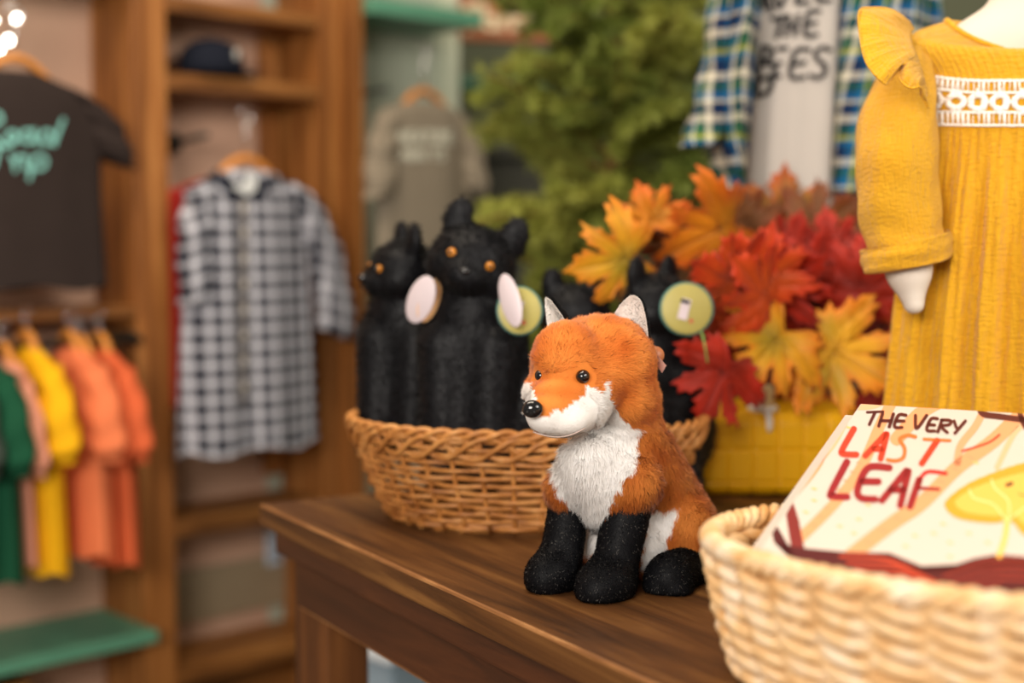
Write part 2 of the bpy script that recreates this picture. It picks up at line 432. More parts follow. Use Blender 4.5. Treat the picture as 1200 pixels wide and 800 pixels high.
# ------------------------------------------------------------ wicker baskets
def wick(name, cols, rough=.5):
    q = NT(name, rough, .4); oi = q.n('ShaderNodeObjectInfo')
    f = q.noise(scale=45, detail=3, mp=(1, 1, 1)); g = q.noise(scale=9, detail=2)
    c = q.ramp(q.math('ADD', q.math('MULTIPLY', f, .7), q.math('MULTIPLY', g, .3)), [(.3, cols[0]), (.5, cols[1]), (.68, cols[2])])
    q.base(q.mix(q.math('MULTIPLY', oi.outputs['Random'], .28), c, cols[0])); q.bump(q.noise(scale=220), .2, .001); return q.m
def basket(name, lbl, cx, cy, rz, z0, top, bot, hgt, rows, nst, rw, rs, mat, amp, rim=3, rimr=.006, cross=False, pair=False, bulge=.25):
    th = thing(name, lbl, 'basket', (cx, cy, z0)); ca, sa = math.cos(rz), math.sin(rz)
    def rad(h): 
        k = h/hgt; e = k**.75
        return (bot[0]+(top[0]-bot[0])*e, bot[1]+(top[1]-bot[1])*e)
    def pt(a, h, off=0):
        rx, ry = rad(h); x = math.cos(a); y = math.sin(a)
        x, y = (rx+off)*x, (ry+off)*y
        return Vector((cx+x*ca-y*sa, cy+x*sa+y*ca, z0+h))
    for i in range(nst):
        a = 2*math.pi*(i+.5)/nst
        v, f = tube([pt(a, h) for h in np.linspace(.002, hgt, 8)], rs, 6); mobj('stake', v, f, mat, th)
    for j in range(rows):
        h = rw+(hgt-rw*2)*(j+.4)/rows
        for s in ((0, 1) if pair else (0,)):
            n = nst*6; pts = []
            for i in range(n):
                a = 2*math.pi*i/n; ph = nst*a/2+math.pi*((j+s) % 2)
                pts.append(pt(a, h+(rw*.55*math.cos(ph) if pair else 0)+.0008*math.sin(a*7+j), amp*math.sin(ph)))
            v, f = tube(pts, rw*(.9+.2*random.random()), 6, True); mobj('weaver', v, f, mat, th)
    for k in range(rim):
        n = 260; tw = round(26*top[0]/.2)
        pts = [pt(2*math.pi*i/n, hgt, 0)+Vector((math.cos(2*math.pi*i/n), math.sin(2*math.pi*i/n), 0))*(rimr*.8*math.cos(tw*2*math.pi*i/n+2*math.pi*k/rim))+Vector((0, 0, rimr*.8*math.sin(tw*2*math.pi*i/n+2*math.pi*k/rim))) for i in range(n)]
        v, f = tube(pts, rimr*.72, 7, True); mobj('rim_strand', v, f, mat, th)
    if cross:
        for k in range(3):
            n = 240; tw = nst//3
            pts = [pt(2*math.pi*i/n, hgt-.016+.012*math.sin(tw*2*math.pi*i/n+k*2.1), .003+.003*math.cos(tw*2*math.pi*i/n+k*2.1)) for i in range(n)]
            v, f = tube(pts, rw*1.05, 6, True); mobj('rim_strand', v, f, mat, th)
    # woven floor of the basket
    mb = MB()
    for i in range(-7, 8):
        y = i/8*bot[1]; x = bot[0]*math.sqrt(max(0, 1-(i/8)**2))
        q = [Vector((cx+xx*ca-y*sa, cy+xx*sa+y*ca, z0+.004+.001*math.sin(xx*200+i*3))) for xx in np.linspace(-x, x, 20)]
        mb.add(*tube(q, bot[1]/16, 6))
    mb.build('base', mat, th)
    return th
WK = wick('honey_wicker', (srgb(128, 74, 30), srgb(184, 122, 60), srgb(212, 156, 92)))
WW = wick('whitewashed_wicker', (srgb(200, 142, 76), srgb(226, 190, 140), srgb(238, 222, 196)))
basket('wicker_basket', 'honey brown oval wicker basket full of black plush cats', .018, 1.665, 0.0, TZ, (.208, .158), (.158, .118), .116, 13, 36, .0030, .0028, WK, .0038, rim=2, rimr=.0045, cross=True)
basket('wicker_basket', 'large whitewashed oval wicker basket holding picture books, bottom right', .430, .985, -.30, TZ, (.29, .170), (.262, .135), .104, 7, 40, .0056, .0042, WW, .0060, rim=3, rimr=.0065, pair=True)

# ------------------------------------------------------------ plush fox
def rot_to(d):   # columns: forward, side, up
    d = Vector(d).normalized(); s = Vector((0, 0, 1)).cross(d).normalized(); u = d.cross(s)
    return np.array([d, s, u]).T
PXM = 1.30/FPX
def pe(px, py, Y, rx, ry, rz): return ell(P(px, py, Y), (rx*PXM, rz*PXM, ry*PXM))   # half-sizes in photo pixels: wide, high, deep
def pc(a, b, ra, rb): return cone(P(*a), P(*b), ra*PXM, rb*PXM)
fox = thing('plush_fox', 'seated orange and white plush fox with black paws on the table', 'plush toy', (.10, 1.33, TZ))
NOSE = np.array(P(625, 480, 1.232)); HEADC = np.array(P(705, 435, 1.335))
head = smin([pe(704, 427, 1.335, 65, 59, 64), pe(664, 424, 1.30, 40, 46, 44), pe(733, 468, 1.335, 34, 40, 46), pe(680, 452, 1.30, 44, 40, 40),
             pc((678, 474, 1.285), (638, 484, 1.25), 33, 22), pe(656, 493, 1.264, 33, 18, 28), pe(652, 462, 1.272, 30, 17, 26), pe(742, 470, 1.345, 30, 34, 40), pe(632, 462, 1.30, 18, 22, 28)], .010)
body = smin([pc((722, 505, 1.345), (715, 575, 1.335), 44, 48), pc((740, 515, 1.35), (785, 618, 1.40), 42, 56), pe(735, 635, 1.365, 56, 48, 52),
             pe(740, 567, 1.315, 34, 34, 38), pe(662, 572, 1.33, 22, 26, 26), pe(806, 622, 1.365, 34, 42, 44), pe(690, 545, 1.315, 34, 40, 30)], .014)
whole = smin([head, body], .012)
def proj(p):
    r = p-np.array([0, 0, CZ]); f = r[:, 1]*math.cos(PITCH)-r[:, 2]*math.sin(PITCH); up = r[:, 1]*math.sin(PITCH)+r[:, 2]*math.cos(PITCH)
    return np.stack([600+FPX*r[:, 0]/f, 400-FPX*up/f], -1)
def inpoly(q, poly):
    x, y = q[:, 0], q[:, 1]; r = np.zeros(len(q), bool); n = len(poly)
    for i in range(n):
        x1, y1 = poly[i]; x2, y2 = poly[(i+1) % n]
        c = ((y1 > y) != (y2 > y)) & (x < (x2-x1)*(y-y1)/((y2-y1)+1e-12)+x1); r ^= c
    return r
WHITE = [(606, 452), (616, 490), (624, 487), (645, 486), (670, 474), (686, 462), (690, 452), (702, 462), (709, 446), (714, 470), (726, 484), (739, 500), (752, 503), (743, 520), (746, 545), (736, 560), (722, 574), (716, 600), (708, 640), (690, 650), (672, 640), (676, 606), (662, 585), (652, 565), (646, 535), (640, 510), (606, 500)]
WH2 = [(755, 600), (796, 592), (786, 625), (768, 662), (750, 662)]
BR = [(612, 470), (640, 484), (688, 462), (694, 440), (672, 432), (640, 440)]
MUZ = [(600, 484), (640, 480), (686, 462), (700, 474), (697, 500), (680, 520), (600, 520)]
def foxcol(p, n):
    q = proj(p)+np.stack([vnoise(p, 300, 5), vnoise(p, 320, 6)], -1)*2.6
    fr = n[:, 1] < .55
    wh = (inpoly(q, WHITE) | inpoly(q, WH2)) & fr
    wh |= (q[:, 0] < 626) & (q[:, 1] > 450) & (q[:, 1] < 500)
    mottle = np.clip(.5+.5*vnoise(p, 90, 9), 0, 1)[:, None]  # random mottling of the fur tone
    o = np.array(srgb(206, 104, 34))*(1-mottle)+np.array(srgb(238, 148, 66))*mottle
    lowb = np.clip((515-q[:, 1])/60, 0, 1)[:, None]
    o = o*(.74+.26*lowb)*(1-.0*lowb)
    wc = np.array(srgb(252, 247, 242))*(.95+.05*mottle)
    return np.where(wh[:, None], wc, o)
def foxlen(p, n):
    q = proj(p); L = np.where(q[:, 1] < 505, .0062, .0085)
    L = np.where(inpoly(q, [(640, 505), (752, 500), (750, 610), (640, 610)]), .0095, L)
    sh = (inpoly(q, MUZ) | inpoly(q, BR)) & (n[:, 1] < .4); L = np.where(sh, .0014, L)
    near = np.linalg.norm(p-EYE1, axis=1); L = np.where(near < .0125, .0012, L)
    near = np.linalg.norm(p-EYE2, axis=1); L = np.where(near < .0125, .0012, L)
    return L
hv, hF, hN = surfnet(head, .0035); hb = bvh_of(hv, hF)
EYE1 = np.array(hit(hb, 683, 441)[0]); EYE2 = np.array(hit(hb, 633, 440)[0])+np.array([.0015, .0060, -.0005])
def foxcomb(p, n):
    q = proj(p); r = p-NOSE; r = r/np.linalg.norm(r, axis=1)[:, None]+np.array([0, 0, -.35])
    dn = np.array([0.05, 0, -1.])+0*p
    return np.where((q[:, 1] < 505)[:, None], r, dn)
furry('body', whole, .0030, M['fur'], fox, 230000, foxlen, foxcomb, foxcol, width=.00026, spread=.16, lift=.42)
# black legs and paws
def legcol(p, n):
    k = (rng.random(len(p)) < (.05 if len(p) > 7900 else 0))[:, None]
    return np.where(k, np.array([.11, .10, .09]), np.array([.004, .004, .005])+0*p)
def legfur(f, nm, n=26000):
    fz = lambda p: np.maximum(f(p), TZ+.0012-p[..., 2]); fz.b = f.b
    ob, b_ = furry(nm, fz, .0028, M['pawfur'], fox, n, lambda p, n_: .0026+0*p[:, 0], lambda p, n_: np.array([0, 0, -1.])+0*p, legcol, width=.00028, spread=.35, lift=.7); return b_
legfur(smin([pc((736, 590, 1.315), (722, 660, 1.30), 29, 26), pe(711, 684, 1.283, 35, 31, 36), pe(700, 692, 1.268, 24, 24, 24)], .012), 'front_leg')
legfur(smin([pc((668, 582, 1.335), (659, 645, 1.325), 24, 25), pe(649, 672, 1.312, 31, 30, 32), pe(638, 678, 1.30, 22, 24, 24)], .012), 'front_leg')
legfur(smin([pe(784, 679, 1.30, 30, 30, 28), pc((790, 672, 1.31), (816, 664, 1.36), 27, 28), pe(768, 690, 1.295, 13, 15, 16), pe(795, 694, 1.288, 15, 15, 14)], .006), 'hind_paw')
legfur(smin([pe(690, 655, 1.385, 20, 32, 24), pc((690, 660, 1.39), (720, 655, 1.41), 22, 24)], .008), 'hind_paw', 8000)
def sph(name, c, r, mat, par, sc=(1, 1, 1), n=20, R_=None):
    V = []; F = []
    for i in range(n+1):
        a = math.pi*i/n
        for j in range(n):
            b_ = 2*math.pi*j/n; q_ = Vector((r*sc[0]*math.sin(a)*math.cos(b_), r*sc[1]*math.sin(a)*math.sin(b_), r*sc[2]*math.cos(a)))
            if R_ is not None: q_ = R_@q_
            V.append(Vector(c)+q_)
    for i in range(n):
        for j in range(n): F.append((i*n+j, i*n+(j+1) % n, (i+1)*n+(j+1) % n, (i+1)*n+j))
    return mobj(name, V, F, mat, par)
amberb = plain('dark_amber_eye', srgb(40, 16, 8), .04, .7, 0)
for e in (EYE1, EYE2):
    ob = sph('eye', e+np.array([0, -.0012, 0]), .0064, amberb, fox); sph('pupil', np.array(e)+np.array([-.0005, -.0024, 0]), .0056, M['glossblack'], ob)
ns = sph('nose', P(624, 479, 1.229), .0088, M['glossblack'], fox, (1.05, .8, .9)); 
for s in (-1, 1): sph('nostril', P(622+s*4, 483, 1.2225), .0014, plain('nostril_black', (.002, .002, .002), .6), ns)
mth = []
for t in np.linspace(0, 1, 14):
    h_, _ = hit(hb, 626+58*t, 504+8*math.sin(t*2.6)-8*t*t, .0018)
    if h_ is not None: mth.append(h_)
if len(mth) > 3:
    v, f = tube(mth, .0006, 5); mobj('mouth_seam', v, f, plain('seam_grey', srgb(190, 170, 160), .8), fox)
def ear(outl, Yc, tilt, cup, mat_back_off, par, nm='ear'):
    """cupped leaf: white plush inside, black plush outside"""
    pts = spline(outl, 46, True); c = pts.mean(0); n = len(pts); rings = 8
    def surf(th, sign):
        V = []
        for k in range(rings+1):
            r_ = k/rings
            for x, y in pts:
                X = c[0]+(x-c[0])*r_; Yp = c[1]+(y-c[1])*r_
                d = Yc+tilt*(X-c[0])*PXM+cup*(1-r_*r_)+th*math.sqrt(max(0, 1-r_**4))
                V.append(P(X, Yp, d))
        F = []
        for k in range(rings):
            for j in range(n): F.append((k*n+j, k*n+(j+1) % n, (k+1)*n+(j+1) % n, (k+1)*n+j))
        return np.array([list(v) for v in V]), np.array(F)
    v1, f1 = surf(0, 1); v2, f2 = surf(.0055, 1); v2 = v2+np.array(mat_back_off)
    for nm_, v, f, cc, m, sg in (('inner_lining', v1, f1, srgb(246, 236, 228), M['short'], 1), ('outer_shell', v2, f2, (.012, .012, .013), M['blackfur'], -1)):
        N = np.zeros_like(v); fn = np.cross(v[f[:, 1]]-v[f[:, 0]], v[f[:, 3]]-v[f[:, 0]])
        for i in range(4): np.add.at(N, f[:, i], fn)
        N[:n] = fn[n//2]; N /= np.linalg.norm(N, axis=1)[:, None]+1e-12
        if N[:, 1].mean()*sg > 0: N = -N; f = f[:, ::-1]
        ln = .0022
        V, q_, t_, C, NN_ = fur(v, f, N, 7000, lambda p, n_: ln+0*p[:, 0], lambda p, n_: np.array([0, 0, .8])+0*p, lambda p, n_: np.array(cc)+0*p, width=.0003, spread=.4, lift=.8)
        o_ = len(v); e_ = mobj('ear_'+nm_.split('_')[1] if False else nm_, np.vstack([v, V]), f.tolist()+(q_+o_).tolist()+(t_+o_).tolist(), m, par, cols=np.vstack([np.array(cc)+0*v, C]), normals=np.vstack([N, NN_]))
ear([(714, 390), (718, 372), (726, 358), (736, 348), (743, 346), (751, 352), (756, 368), (759, 388), (760, 412), (748, 416), (730, 404)], 1.335, -.5, .010, (.0025, .003, 0), fox)
ear([(639, 352), (643, 350), (650, 358), (660, 372), (664, 384), (652, 394), (644, 394), (641, 376)], 1.345, -1.6, .006, (.0055, .004, .0), fox)
# swing tag behind the ear
mb = MB(); mb.add([P(764, 409, 1.345), P(781, 428, 1.34), P(776, 437, 1.345), P(762, 418, 1.35)], [(0, 1, 2, 3)]); mb.add([P(764, 409, 1.348)+Vector((0, .001, 0)), P(781, 428, 1.343)+Vector((0, .001, 0)), P(776, 437, 1.348)+Vector((0, .001, 0)), P(762, 418, 1.353)+Vector((0, .001, 0))], [(3, 2, 1, 0)])
ht = mb.build('hang_tag', plain('pink_card', srgb(236, 190, 176), .5), fox)
v, f = lathe([(.0001, 0), (.0085, 0), (.0085, .0012), (.0001, .0012)], (0, 0, 0), 20); Rm = Matrix.Rotation(R(80), 3, 'X')
mobj('tag_disc', [P(768, 416, 1.352)+Rm@Vector(x) for x in v], f, plain('copper_card', srgb(170, 104, 66), .4), fox)

# ------------------------------------------------------------ black plush cats
def disc(name, c, nrm, rx, ry, th, mat, par, roll=0, cols=None):
    q_ = Vector(nrm).to_track_quat('Z', 'Y').to_matrix()@Matrix.Rotation(roll, 3, 'Z')
    V, F = lathe([(1e-4, -th/2), (.96, -th/2), (1, 0), (.96, th/2), (1e-4, th/2)], (0, 0, 0), 28)
    V = [Vector(c)+q_@Vector((x*rx, y*ry, z)) for x, y, z in V]
    return mobj(name, V, F, mat, par), q_
cardw = plain('lavender_card', srgb(206, 192, 196), .35, .5, .05, 40); cardy = plain('olive_gold_card', srgb(168, 156, 80), .45, .5, .1, 60)
cardt = plain('teal_card_rim', srgb(76, 122, 112), .4); cardg = plain('peach_card', srgb(222, 172, 120), .35); amber = plain('amber_eye', srgb(200, 126, 34), .08, .6, .05)
catgrp = 'black plush cats in the honey wicker basket'
def cat(lbl, c, sc, yaw, htilt, hyaw, tags, nf=16000, z0=TZ+.012):
    th = thing('plush_cat', lbl, 'plush toy', (c[0], c[1], z0), catgrp)
    Y = Matrix.Rotation(yaw, 3, 'Z'); H = Matrix.Rotation(yaw+hyaw, 3, 'Z')@Matrix.Rotation(htilt, 3, 'Y'); hc = Vector((0, -.012, .262))
    def B(x, y, z): return np.array(Vector((c[0], c[1], z0))+Y@Vector((x, y, z))*sc)
    def Hd(x, y, z): return np.array(Vector((c[0], c[1], z0))+(Y@hc+H@Vector((x, y, z)))*sc)
    hr = np.array(H); 
    E = lambda p, r, m=None: ell(p, np.array(r)*sc, m)
    fs = [cone(B(0, .01, .07), B(0, 0, .20), .072*sc, .054*sc), E(Hd(0, 0, 0), (.050, .046, .044), hr), E(Hd(0, -.036, -.014), (.026, .022, .019), hr),
          E(Hd(.024, -.012, -.012), (.026, .026, .022), hr), E(Hd(-.024, -.012, -.012), (.026, .026, .022), hr),
          cone(B(.030, -.030, .165), B(.027, -.048, .03), .030*sc, .024*sc), cone(B(-.030, -.030, .165), B(-.027, -.048, .03), .030*sc, .024*sc),
          E(B(.040, 0, .06), (.036, .05, .05)), E(B(-.036, 0, .06), (.034, .05, .05)), E(B(.040, -.012, .17), (.026, .03, .036)), E(B(.058, .015, .085), (.040, .045, .062)), E(B(-.040, -.012, .17), (.026, .03, .036)), E(B(.027, -.062, .02), (.022, .026, .02)), E(B(-.027, -.062, .02), (.022, .026, .02)),
          E(Hd(.035, .006, .044), (.017, .009, .027), hr), E(Hd(-.035, .006, .044), (.017, .009, .027), hr)]
    ft = smin(fs, .009); fz = lambda p: np.maximum(ft(p), z0-p[..., 2]); fz.b = ft.b
    ob, bv = furry('body', fz, .0050, M['blackfur'], th, nf, lambda p, n: .0080+0*p[:, 0], lambda p, n: np.array([0, 0, -1.])+0*p,
          lambda p, n: (np.array([.006, .006, .0075])+0*p)*(.6+.8*rng.random((len(p), 1))), width=.0006, spread=.3, lift=.6)
    for s in (-1, 1):
        e = Vector(Hd(s*.0225, -.0395, .006)); dr = (H@Vector((s*.35, -1, .05))).normalized()
        r_ = bv.ray_cast(e+dr*.05, -dr)
        if r_[0] is not None: e = r_[0]
        eo = sph('eye', e+dr*.0010, .0052*sc/.95, amber, th); sph('pupil', e+dr*.0034, .0034, M['glossblack'], eo)
    sph('nose', Hd(0, -.0585, -.008), .0055, M['glossblack'], th, (1.2, .8, .8))
    for (px, py, Yd, rx, ry, roll, m, nr) in tags:
        o_, q_ = disc('hang_tag', P(px, py, Yd), nr, rx, ry, .0008, m, th, roll)
        if m in (cardy,):
            disc('tag_rim', P(px, py, Yd+.0016), nr, rx*1.09, ry*1.07, .0008, cardt, th, roll)
            for (dx, dy, w_, h_, mm) in ((-3, 0, .011, .024, cardw), (-2, -9, .010, .004, M['glossblack']), (5, 14, .004, .004, plain('red_ink', srgb(190, 70, 60), .4))):
                k_ = P(px+dx, py+dy, Yd-.0018); board('tag_print', k_, (w_, h_, .0004), 0, mm, th, 0, rot=(Matrix(q_)@Matrix.Rotation(-.25, 3, 'Z')).to_euler())
    return th
pcat = P(560, 320, 1.64)
cat('black plush cat with tilted head and two amber eyes, middle of the basket', (pcat.x-.004, 1.655), .98, R(-12), R(20), R(8),
    [(598, 352, 1.565, .013, .031, R(20), cardw, (-.6, -1, .1)), (609, 364, 1.58, .024, .026, 0, cardy, (.1, -1, .15))], 26000, TZ+.040)
cat('black plush cat with one amber eye showing, leftmost in the basket', (P(474, 340, 1.71).x+.002, 1.72), .84, R(-20), R(4), R(-50),
    [(493, 351, 1.61, .017, .029, R(-25), cardw, (-.5, -1, 0)), (503, 352, 1.615, .012, .026, R(-20), cardg, (.3, -1, 0))], 20000, TZ+.066)
cat('black plush cat hidden behind the fox, body showing between the basket and fox ears', (P(672, 400, 1.74).x, 1.755), .84, R(20), 0, R(160), [], 12000)
cat('black plush cat behind the maple leaves with a round olive tag', (P(765, 380, 1.70).x, 1.70), .86, R(15), 0, R(30),
    [(805, 362, 1.62, .029, .029, 0, cardy, (.05, -1, .1))], 16000, TZ+.02)
v, f = tube([P(822, 388, 1.622), P(826, 405, 1.622), P(829, 425, 1.622)], .0035, 6, flat=.3); tag(mobj('ribbon_end', v, f, plain('lime_ribbon', srgb(150, 190, 100), .5)), 'pale green ribbon end hanging below the round olive tag', 'ribbon')

# ------------------------------------------------------------ picture books in the white basket
aB = R(30); tB = R(18)
BW = Vector((math.cos(aB), -math.sin(aB), 0)); BU = Vector((math.sin(aB)*math.cos(tB), math.cos(aB)*math.cos(tB), math.sin(tB)))
BL = P(893, 640, 1.035)-BU*.03
BN = BW.cross(BU); BN = BN if BN.z > 0 else -BN
BSX, BSY = .275, .290
def onbook(px, py, lift=0):
    d = raydir(px, py); o_ = Vector((0, 0, CZ)); t = (BL-o_).dot(BN)/d.dot(BN); return o_+d*t+BN*lift
def bookslab(name, org, sx, sy, th, mat, par):
    c = org+BW*sx/2+BU*sy/2-BN*th/2; m = Matrix((BW, BU, BN)).transposed()
    return board(name, c, (sx, sy, th), 0, mat, par, .0008, rot=m.to_euler())
cream = plain('cream_cover', srgb(210, 196, 182), .35, .3, .02); paper = plain('page_paper', srgb(240, 232, 216), .8)
def book(lbl, off, art):
    t = thing('picture_book', lbl, 'book', BL+off)
    o0 = BL+off
    bookslab('front_cover', o0, BSX, BSY, .0028, cream, t)
    bookslab('pages', o0+BW*.003+BU*.003-BN*.003, BSX-.007, BSY-.006, .006, paper, t)
    bookslab('back_cover', o0-BN*.0092, BSX, BSY, .0028, cream, t)
    if art: art(t)
    return t
def K(x, y): return (880+x/3.6375, 460+y/3.6375)
def clipuv(p):   # keep the print on the cover
    r = p-BL; u = min(max(r.dot(BW), .001), BSX-.001); v = min(max(r.dot(BU), .001), BSY-.001); return BL+BW*u+BU*v
def art(t):
    L = []  # (2d verts, faces, colour, layer)
    tr = srgb(232, 158, 108); tr2 = srgb(236, 180, 136); mar = srgb(84, 20, 20); red = srgb(214, 60, 32); crim = srgb(150, 26, 32)
    def rb(pts, w_, c, lay, **k): V, F = ribbon2([K(*p) for p in pts], w_/3.6375, **k); L.append((V, F, c, lay))
    def pl(pts, c, lay): V, F = poly2(pts); L.append((V, F, c, lay))
    rb([(110, 520), (250, 330), (360, 190), (430, 20)], 44, tr2, 1); rb([(160, 470), (300, 300), (340, 120)], 16, tr, 1)
    rb([(190, 640), (350, 480), (470, 320), (560, 120), (620, 10)], 46, tr, 1); rb([(420, 700), (600, 560), (730, 470), (880, 320), (1040, 200), (1180, 60)], 62, tr, 1)
    rb([(880, 300), (895, 225), (960, 140), (1010, 40)], 32, srgb(236, 160, 116), 1); rb([(620, 200), (720, 90), (820, 30)], 58, tr, 1); rb([(440, 60), (520, 55), (600, 20)], 30, tr2, 1)
    rb([(900, 250), (1010, 215), (1060, 180)], 10, red, 1.5); rb([(1050, 320), (1120, 180), (1180, 120)], 24, tr2, 1)
    for i in range(9):
        t_ = i/9; rb([(425+560*t_, 690-470*t_), (452+560*t_, 690-460*t_)], 7, srgb(222, 150, 108), 1.6)
        rb([(230+250*t_, 600-340*t_), (252+250*t_, 606-340*t_)], 6, srgb(222, 150, 108), 1.6)
    for (x, y) in [(340, 210), (300, 270), (390, 110), (270, 460), (235, 510), (270, 410), (440, 600), (380, 570), (660, 655), (820, 560), (850, 640), (780, 600), (500, 480), (930, 600), (850, 700), (420, 150), (460, 540), (1010, 640), (700, 610), (960, 300)]:
        rb([(x-8, y-2), (x+8, y+2)], 9, srgb(234, 190, 116), 1.7)
    pl([K(20, 560), K(62, 598), K(100, 640), K(230, 664), K(400, 680), K(590, 684), K(700, 728), K(780, 765), K(950, 708), K(1050, 690), K(1164, 700), K(1500, 700), K(1500, 1100), K(20, 1100)], mar, 2)
    for i in range(6): rb([(380+i*30, 700+i*26), (560+i*40, 706+i*24), (720+i*40, 770+i*20)], 10, srgb(196, 66, 36), 2.4)
    for i in range(4): rb([(820+i*30, 785+i*25), (960+i*30, 735+i*25), (1100, 712+i*28), (1400, 730+i*30)], 11, srgb(150, 46, 30), 2.4)
    pl([K(118, 452), K(160, 468), K(205, 545), K(228, 664), K(170, 655), K(150, 520), K(112, 478)], srgb(128, 38, 32), 2.2)
    rb([(975, 60), (990, 92), (1060, 103), (1200, 122), (1400, 150)], 26, mar, 2.2); rb([(1140, 40), (1162, 130), (1230, 220)], 24, mar, 2.2); rb([(640, 20), (800, 42), (1000, 55)], 6, srgb(214, 130, 90), 2)
    # the yellow leaf with a face
    lp = [(1108, 594), (1113, 583), (1135, 567), (1160, 556), (1185, 547), (1210, 541), (1240, 540), (1270, 550), (1290, 575), (1280, 605), (1250, 628), (1215, 632), (1198, 625), (1185, 611), (1165, 613), (1140, 611), (1120, 606)]
    q_ = spline(lp, 150, True); cc = np.array([1190, 590]); wob = 1+.012*np.abs(np.sin(np.arange(150)*math.pi/4)); q_ = cc+(q_-cc)*wob[:, None]
    V, F = poly2(q_.tolist()); L.append((V, F, srgb(236, 158, 44), 3)); q2 = cc+(q_-cc)*np.array([.88, .72])+np.array([2, -2])
    V, F = poly2(q2.tolist()); L.append((V, F, srgb(238, 186, 84), 3.3))
    def rp(pts, w_, c, lay): V, F = ribbon2(pts, w_); L.append((V, F, c, lay))
    for pts in ([(1180, 612), (1165, 592), (1142, 584), (1136, 574)], [(1182, 610), (1182, 588), (1166, 572), (1162, 562)], [(1184, 608), (1210, 590), (1240, 580)]): rp(pts, 2, srgb(246, 214, 140), 3.6)
    rp([(1181, 606), (1178, 630), (1171, 652)], 6, srgb(250, 196, 90), 3.4)
    for x in (1183, 1218): rp([(x-3, 569), (x+3, 567)], 4.4, srgb(96, 40, 20), 4)
    rp([(1194, 579), (1200, 581), (1206, 579)], 1.3, srgb(150, 80, 30), 4)
    rb([(495, 85), (565, 82)], 10, mar, 4); rb([(530, 85), (505, 138)], 13, mar, 4)
    for s_ in ([(562, 90), (545, 145)], [(608, 92), (590, 148)], [(552, 121), (600, 122)], [(662, 98), (630, 98), (612, 146), (645, 150)], [(620, 122), (654, 123)],
               [(702, 98), (706, 155), (750, 98)], [(796, 113), (768, 114), (750, 160), (784, 165)], [(757, 138), (784, 140)], [(815, 118), (797, 170)], [(812, 118), (850, 121), (846, 138), (812, 145), (838, 172)],
               [(866, 122), (876, 150)], [(915, 122), (870, 175)]): rb(s_, 14, mar, 4)
    for s_ in ([(440, 155), (392, 240), (392, 262), (452, 266)], [(575, 178), (487, 272)], [(580, 178), (553, 285)], [(522, 240), (560, 242)], [(795, 205), (728, 305)]): rb(s_, 26, red, 4)
    rb([(702, 190), (670, 184), (635, 200), (655, 238), (650, 278), (618, 292), (582, 288)], 16, srgb(240, 112, 50), 4); rb([(738, 200), (850, 206)], 13, srgb(240, 112, 50), 4)
    for s_ in ([(410, 296), (343, 425), (350, 443), (412, 446)], [(592, 322), (510, 318), (474, 360), (454, 425), (474, 452), (532, 456)], [(474, 380), (545, 381)], [(664, 334), (558, 462)], [(672, 336), (637, 484)], [(596, 414), (650, 416)], [(718, 372), (678, 488)]): rb(s_, 30, crim, 4)
    rb([(832, 346), (760, 338), (728, 360), (716, 400)], 17, srgb(206, 48, 40), 4); rb([(716, 408), (802, 413)], 14, crim, 4)
    mb = MB()
    for V, F, c, lay in L:
        mb.add([clipuv(onbook(x, y))+BN*(.00006+.00011*lay) for x, y in V], F, c)
    mb.build('cover_print', M['print'], t, smooth=False)
book('picture book with red hand-lettered title and yellow leaf on its cream cover', Vector((0, 0, 0)), art)
t2 = book('second copy of the picture book lying directly under the titled one', -BN*.0135-BW*.016+BU*.004, None)

# ------------------------------------------------------------ yellow jug with embossed grid
jc = P(905, 530, 1.85); jx0 = P(817, 530, 1.80).x; jx1 = jx0+.205; jy0, jy1, jz0, jz1 = 1.772, 1.945, TZ+.001, TZ+.108
jug = thing('water_jug', 'yellow plastic jug with embossed square grid and white ribbed cap', 'jug', ((jx0+jx1)/2, (jy0+jy1)/2, TZ))
def fj(p):
    c = np.array([(jx0+jx1)/2, (jy0+jy1)/2, (jz0+jz1)/2]); hs = np.array([(jx1-jx0)/2, (jy1-jy0)/2, (jz1-jz0)/2]); r = .018
    q = np.abs(p-c)-hs+r; d = np.linalg.norm(np.maximum(q, 0), axis=-1)+np.minimum(q.max(-1), 0)-r
    g = 0
    for i, o_ in ((0, jx0+.006), (1, jy0+.02), (2, jz0+.018)):
        s_ = .031 if i < 2 else .042
        w_ = np.abs((p[..., i]-o_+s_/2) % s_-s_/2); edge = np.abs(np.abs(p[..., i]-c[i])-hs[i]) < .012
        g = np.maximum(g, np.where(edge, 0, np.exp(-(w_/.0016)**2)))
    return d+.0024*g
fj.b = (np.array([jx0, jy0, jz0]), np.array([jx1, jy1, jz1]))
v, F, N = surfnet(fj, .0018); mobj('body', v, F, plain('yellow_plastic', srgb(232, 172, 10), .35, .45, .04, 10), jug, normals=N)
cp = P(894, 476, 1.797); cz = jz1
v, f = lathe([(.0001, 0), (.0185, 0), (.0195, .002), (.0185, .006), (.0150, .007), (.0001, .007)], (cp.x, cp.y, cz-.001), 36); cl = mobj('cap_collar', v, f, M['white'], jug)
v, f = lathe([(.0001, 0), (.0135, 0), (.0130, .022), (.0115, .025), (.0001, .0255)], (cp.x, cp.y, cz+.006), 72, lambda a, i: 1+.03*math.cos(a*18)); mobj('cap', v, f, plain('cream_plastic', srgb(236, 214, 160), .4), cl)
v, f = tube([(cp.x, cp.y-.018, cz+.004), (cp.x+.002, cp.y-.024, cz+.002), (cp.x+.004, jy0-.001, cz-.008), (cp.x+.004, jy0-.004, cz-.016), (cp.x+.004, jy0-.003, cz-.024)], [.004, .005, .005, .0045, .003], 8, flat=.4); mobj('cap_strap', v, f, M['white'], jug)
